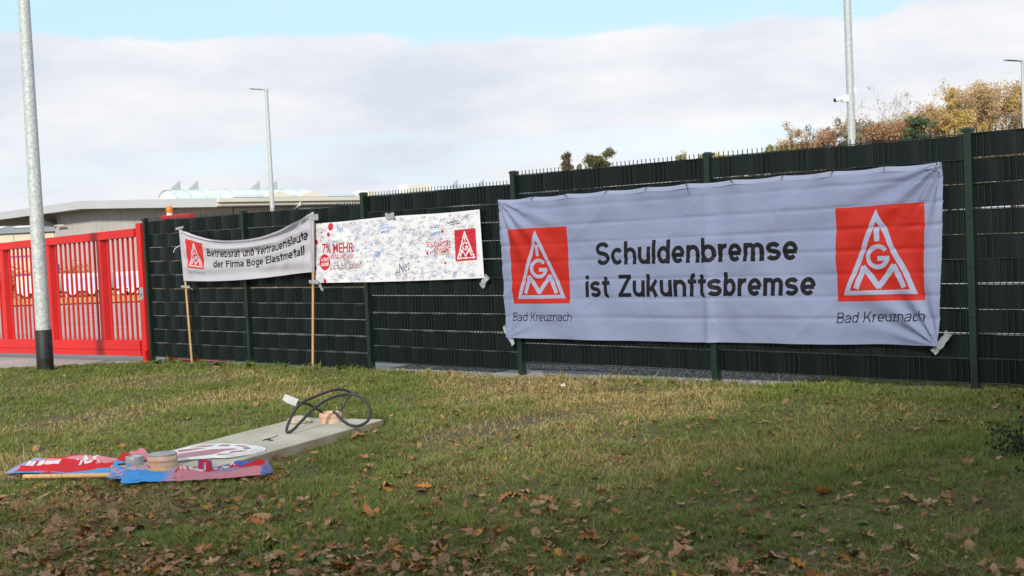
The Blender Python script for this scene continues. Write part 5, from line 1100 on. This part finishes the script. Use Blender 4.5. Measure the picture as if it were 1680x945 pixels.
# ------------------------------------------------------------------ the hall behind the gate
def build_hall():
    h = empty("industrial_hall", (-22.4, 100, -1.3), "long grey industrial hall with a shallow gable roof and barrel skylight", "hall"); org = h.location.copy()
    G = Vector((DX, DY, 0)); E = Vector((-DY, DX, 0)); E = E if E.x > 0 else -E; A = Vector((-22.4, 100, 0))
    def P(g, e, z): q = A + G * g + E * e; return (q.x, q.y, z)
    def prism(b, gs, e0, e1):       # gs: list of (g,ztop,zbot)
        n = len(gs); v = [P(g, e0, zt) for g, zt, zb in gs] + [P(g, e0, zb) for g, zt, zb in gs] + [P(g, e1, zt) for g, zt, zb in gs] + [P(g, e1, zb) for g, zt, zb in gs]
        for i in range(n - 1):
            b.add([], []); B = len(b.v)
        base = len(b.v); b.v += v
        def F(*q): b.f.append(tuple(base + i for i in q)); 
        for i in range(n - 1):
            F(i, n + i, n + i + 1, i + 1); b.m.append(0); F(2 * n + i, 2 * n + i + 1, 3 * n + i + 1, 3 * n + i); b.m.append(0)
            F(i, i + 1, 2 * n + i + 1, 2 * n + i); b.m.append(0); F(n + i, 3 * n + i, 3 * n + i + 1, n + i + 1); b.m.append(1)
        F(0, 2 * n, 3 * n, n); b.m.append(0); F(n - 1, 2 * n - 1, 4 * n - 1, 3 * n - 1); b.m.append(0)
    b = MB(); prism(b, [(0, 5.46, 4.78), (21.4, 6.33, 5.62), (52, 5.75, 5.05)], 0, 110); rf = b.build("roof", [M['hallroof'], M['soffit']], h, origin=org)
    # wall in upright panels, set back under the roof
    b = MB(); g = 1.3
    while g < 30:
        w = 1.12; zt = 4.78 + (5.62 - 4.78) * min(g, 21.4) / 21.4 - (max(0, g - 21.4)) * .019 - .02
        q = P(g + w / 2, 2.2, (zt - 1.3) / 2); b.box(q, G * (w / 2 - .016), E * .15, (0, 0, (zt + 1.3) / 2)); g += w
    b.build("gable_wall", M['hallwall'], h, origin=org)
    b = MB(); e = 2.4
    while e < 60: b.box(P(1.3, e + .6, 1.72), E * .588, G * .15, (0, 0, 3.03)); e += 1.2
    b.build("side_wall", M['hallwall'], h, origin=org)
    b = MB(); b.box(P(30.4, 1.2, 4.75), G * .4, E * 1.3, (0, 0, .35)); b.build("beam_end", mat("dark_beam", (.10, .10, .11), .6), h, origin=org)
    b = MB(); b.box(P(-.16, 55, 5.28), E * 55, G * .14, (0, 0, .16)); b.box(P(-.05, 55, 4.95), E * 55, G * .06, (0, 0, .10)); b.build("gutter", M['cream'], h, bevel=.03, origin=org)
    b = MB(); b.box(P(.3, 40, 4.52), E * 32, G * .07, (0, 0, .07)); b.build("rail", M['white'], h, origin=org)
    for e in (7.8, 20):
        b = MB(); b.tube([P(-.16, e, 5.2), P(-.16, e, 4.85), P(.9, e - .3, 4.3), P(.95, e - .3, -1)], .11, 8); b.build("downpipe", M['cream'], h, True, origin=org)
    # barrel skylights along the eave
    def barrel(e0, e1, g0, w, hh, z):
        ns = int((e1 - e0) / 1.3); b = MB(); k = 10
        for i in range(ns):
            a = e0 + (e1 - e0) * i / ns; c = e0 + (e1 - e0) * (i + 1) / ns - .06; V = []
            for ee in (a, c):
                for j in range(k + 1): t = math.pi * j / k; V.append(P(g0 + w * math.cos(t), ee, z + hh * math.sin(t)))
            b.add(V, [(j, j + 1, k + 2 + j, k + 1 + j) for j in range(k)] + [tuple(range(k, -1, -1)), tuple(range(k + 1, 2 * k + 2))])
        sk = b.build("skylight", M['glass'], h, origin=org)
        b = MB()
        for i in range(ns + 1):
            a = e0 + (e1 - e0) * i / ns - .03; b.tube([P(g0 + (w + .03) * math.cos(math.pi * j / k), a, z + (hh + .03) * math.sin(math.pi * j / k)) for j in range(k + 1)], .05, 4)
        b.build("rib", M['galv'], sk, origin=org)
    barrel(.3, 14.2, 7.5, 1.3, .78, 5.70); barrel(27, 36, 5.5, 1.6, .95, 5.6)
    b = MB(); b.box(P(1.3, 30, 5.62), E * 28, G * .9, (0, 0, .10)); b.build("skylight", M['glass'], h, origin=org)
    def flap(e, g0, z, s=1):
        b = MB(); v = [P(g0, e, z), P(g0, e + 1.1 * s, z), P(g0, e + 1.1 * s, z + .85), P(g0 - .22, e, z), P(g0 - .22, e + 1.1 * s, z), P(g0 - .22, e + 1.1 * s, z + .85)]; b.add(v, [(0, 1, 2), (5, 4, 3), (0, 3, 4, 1), (1, 4, 5, 2), (2, 5, 3, 0)]); b.build("vent_flap", M['galv_light'], h, origin=org)
    for e in (.6, 2.3, 8.4, 10.2): flap(e, 7.9, 6.44)
    for e in (29, 32.5, 45, 49): flap(e, 4.8, 6.35)
    for e in (25.5, 38, 41.5, 56):
        b = MB(); b.box(P(5.5, e, 6.2), E * 1.6, G * .6, (0, 0, .55)); b.build("roof_unit", M['cream'], h, bevel=.03, origin=org)
    for e in (6.2, 9.5, 15.5):
        b = MB(); v = [P(.3, e - 1.5, 5.5), P(.3, e + 1.5, 5.5), P(.3, e, 5.98), P(2.2, e - 1.5, 5.5), P(2.2, e + 1.5, 5.5), P(2.2, e, 5.98)]; b.add(v, [(0, 1, 2), (5, 4, 3), (0, 3, 4, 1), (1, 4, 5, 2), (2, 5, 3, 0)]); b.build("roof_monitor", M['cream'], h, origin=org)
    # small bracket lamp on the gable wall
    b = MB(); b.box(P(28.4, 1.5, 4.40), G * .8, E * .12, (0, 0, .05)); b.tube([P(27.7, 2.05, 4.15), P(27.7, 1.6, 4.38)], .06, 6); b.build("wall_lamp", M['cream'], h, origin=org)
build_hall()
def build_annex():
    a = empty("annex_building", (-62, 150, -1.4), "cream far building with grey roof and white roof lights beyond the hall", "building"); org = a.location.copy()
    b = MB(); x = -95
    while x < -40: b.abox(x + .03, x + 4.7, 150, 162, -1.4, 4.45); x += 4.73
    b.build("wall", mat("cream_panel", (.66, .60, .47), .6, var=.04, vscale=.3), a, origin=org)
    b = MB(); b.add([(-96, 149.5, 4.46), (-40, 149.5, 4.46), (-40, 162, 6.4), (-96, 162, 6.4)], [(0, 1, 2, 3)]); b.build("roof", mat("grey_roof", (.24, .26, .27), .7, var=.06, vscale=.5), a, origin=org)
    for i, x in enumerate((-62.5, -58.5, -54.6, -50.6)):
        b = MB(); b.add([(x, 153, 5.1), (x + 2.6, 153, 5.1), (x + 3.2, 157, 5.75), (x + .6, 157, 5.75), (x, 153.3, 5.0), (x + 2.6, 153.3, 5.0), (x + 3.2, 157.3, 5.5), (x + .6, 157.3, 5.5)], [(0, 1, 2, 3), (0, 4, 5, 1), (1, 5, 6, 2), (2, 6, 7, 3), (3, 7, 4, 0)]); b.build("roof_light", M['white'], a, origin=org)
    for z0, z1, x0, x1 in ((-.55, -.30, -60, -52), (1.6, 1.8, -60, -55)):
        b = MB(); b.abox(x0, x1, 149.93, 149.99, z0, z1); b.build("violet_band", M['violet'], a, origin=org)
build_annex()
# trailers in the yard, seen through the pickets
def trailer(x0, x1, y, zb, h, label, panel, wheel=.25):
    g = float(gz((x0 + x1) / 2, y)) + .03; p = empty("box_trailer", ((x0 + x1) / 2, y, g), label, "trailer", "white trailers parked in the yard"); org = p.location.copy(); w = (x1 - x0)
    b = MB(); b.abox(x0, x1, y, y + 3.0, zb, zb + h); b.build("body", M['white'], p, bevel=.03, origin=org)
    if panel:
        b = MB(); b.abox(x0 + .10, x1 - .10, y - .012, y - .002, zb + .07, zb + h - .16); b.build("side_panel", M['bluepanel'], p, origin=org)
    b = MB(); b.abox(x0 + .05, x1 - .05, y + .05, y + 2.9, zb - .10, zb - .002); b.abox(x0 + .2, x0 + .3, y + .3, y + .4, g, zb - .1); b.abox(x1 - .3, x1 - .2, y + .3, y + .4, g, zb - .1); b.build("chassis", M['black'], p, origin=org)
    for xx in (x0 + .42, x1 - .42):
        b = MB(); b.tube([(xx, y + .02, g + wheel), (xx, y + .20, g + wheel)], wheel, 20); wh = b.build("wheel", M['tyre'], p, origin=org)
        b = MB(); b.tube([(xx, y + .005, g + wheel), (xx, y + .03, g + wheel)], wheel * .6, 16); b.build("rim", M['white'], wh, origin=org)
    for xx in (x0 + .12, x1 - .22):
        b = MB(); b.abox(xx, xx + .11, y - .02, y + .0, zb - .26, zb - .13); b.build("number_lamp", M['white'], p, origin=org)
trailer(-22.9, -21.2, 60, -.12, .80, "white box trailer standing beside the violet cabin", False)
trailer(-20.72, -19.0, 60, -.10, .78, "white box trailer in the middle of the parked row", True)
trailer(-18.35, -17.18, 60, -.07, .75, "white box trailer with a pale blue side panel at the end of the row", True)
b = MB(); b.abox(-23.1, -22.55, 63.2, 65, .50, 1.15); b.abox(-23.08, -22.57, 63.25, 65, -.75, .50, 1)
tag(b.build("site_cabin", [M['violet'], M['white']], bevel=.03), "violet topped cabin behind the parked trailers", "cabin")
def golden_bush(x, y, h, w, seed, label):
    p = empty("golden_bush", (x, y, GZ(x, y)), label, "bush", "golden bushes by the yard"); r = np.random.default_rng(seed); b = MB(); tips = []
    for i in range(26):
        az = r.uniform(0, 6.28); e = Vector((math.cos(az) * w * r.random(), math.sin(az) * w * r.random(), h * r.uniform(.4, 1))); b.tube([(0, 0, 0), e], [.03, .01], 4, cap=False); tips += [tuple(e), tuple(e * .7)]
    b.build("stem", M['bark'], p); V, Cl = leaf_cloud(tips, 14, .18, .13, lambda c, q: np.array((.45, .27, .06)) * q.uniform(.7, 1.3, (len(c), 1)), r); link("foliage", np_mesh("foliage", V, quads=np.arange(len(V)).reshape(-1, 4), col=Cl), M['leafm'], p)
golden_bush(-23.6, 61, 1.5, 1.0, 3, "golden leaved bush at the outer end of the trailers")
golden_bush(-22.2, 66, 1.7, .9, 4, "golden leaved bush growing between the trailers and the cream building")
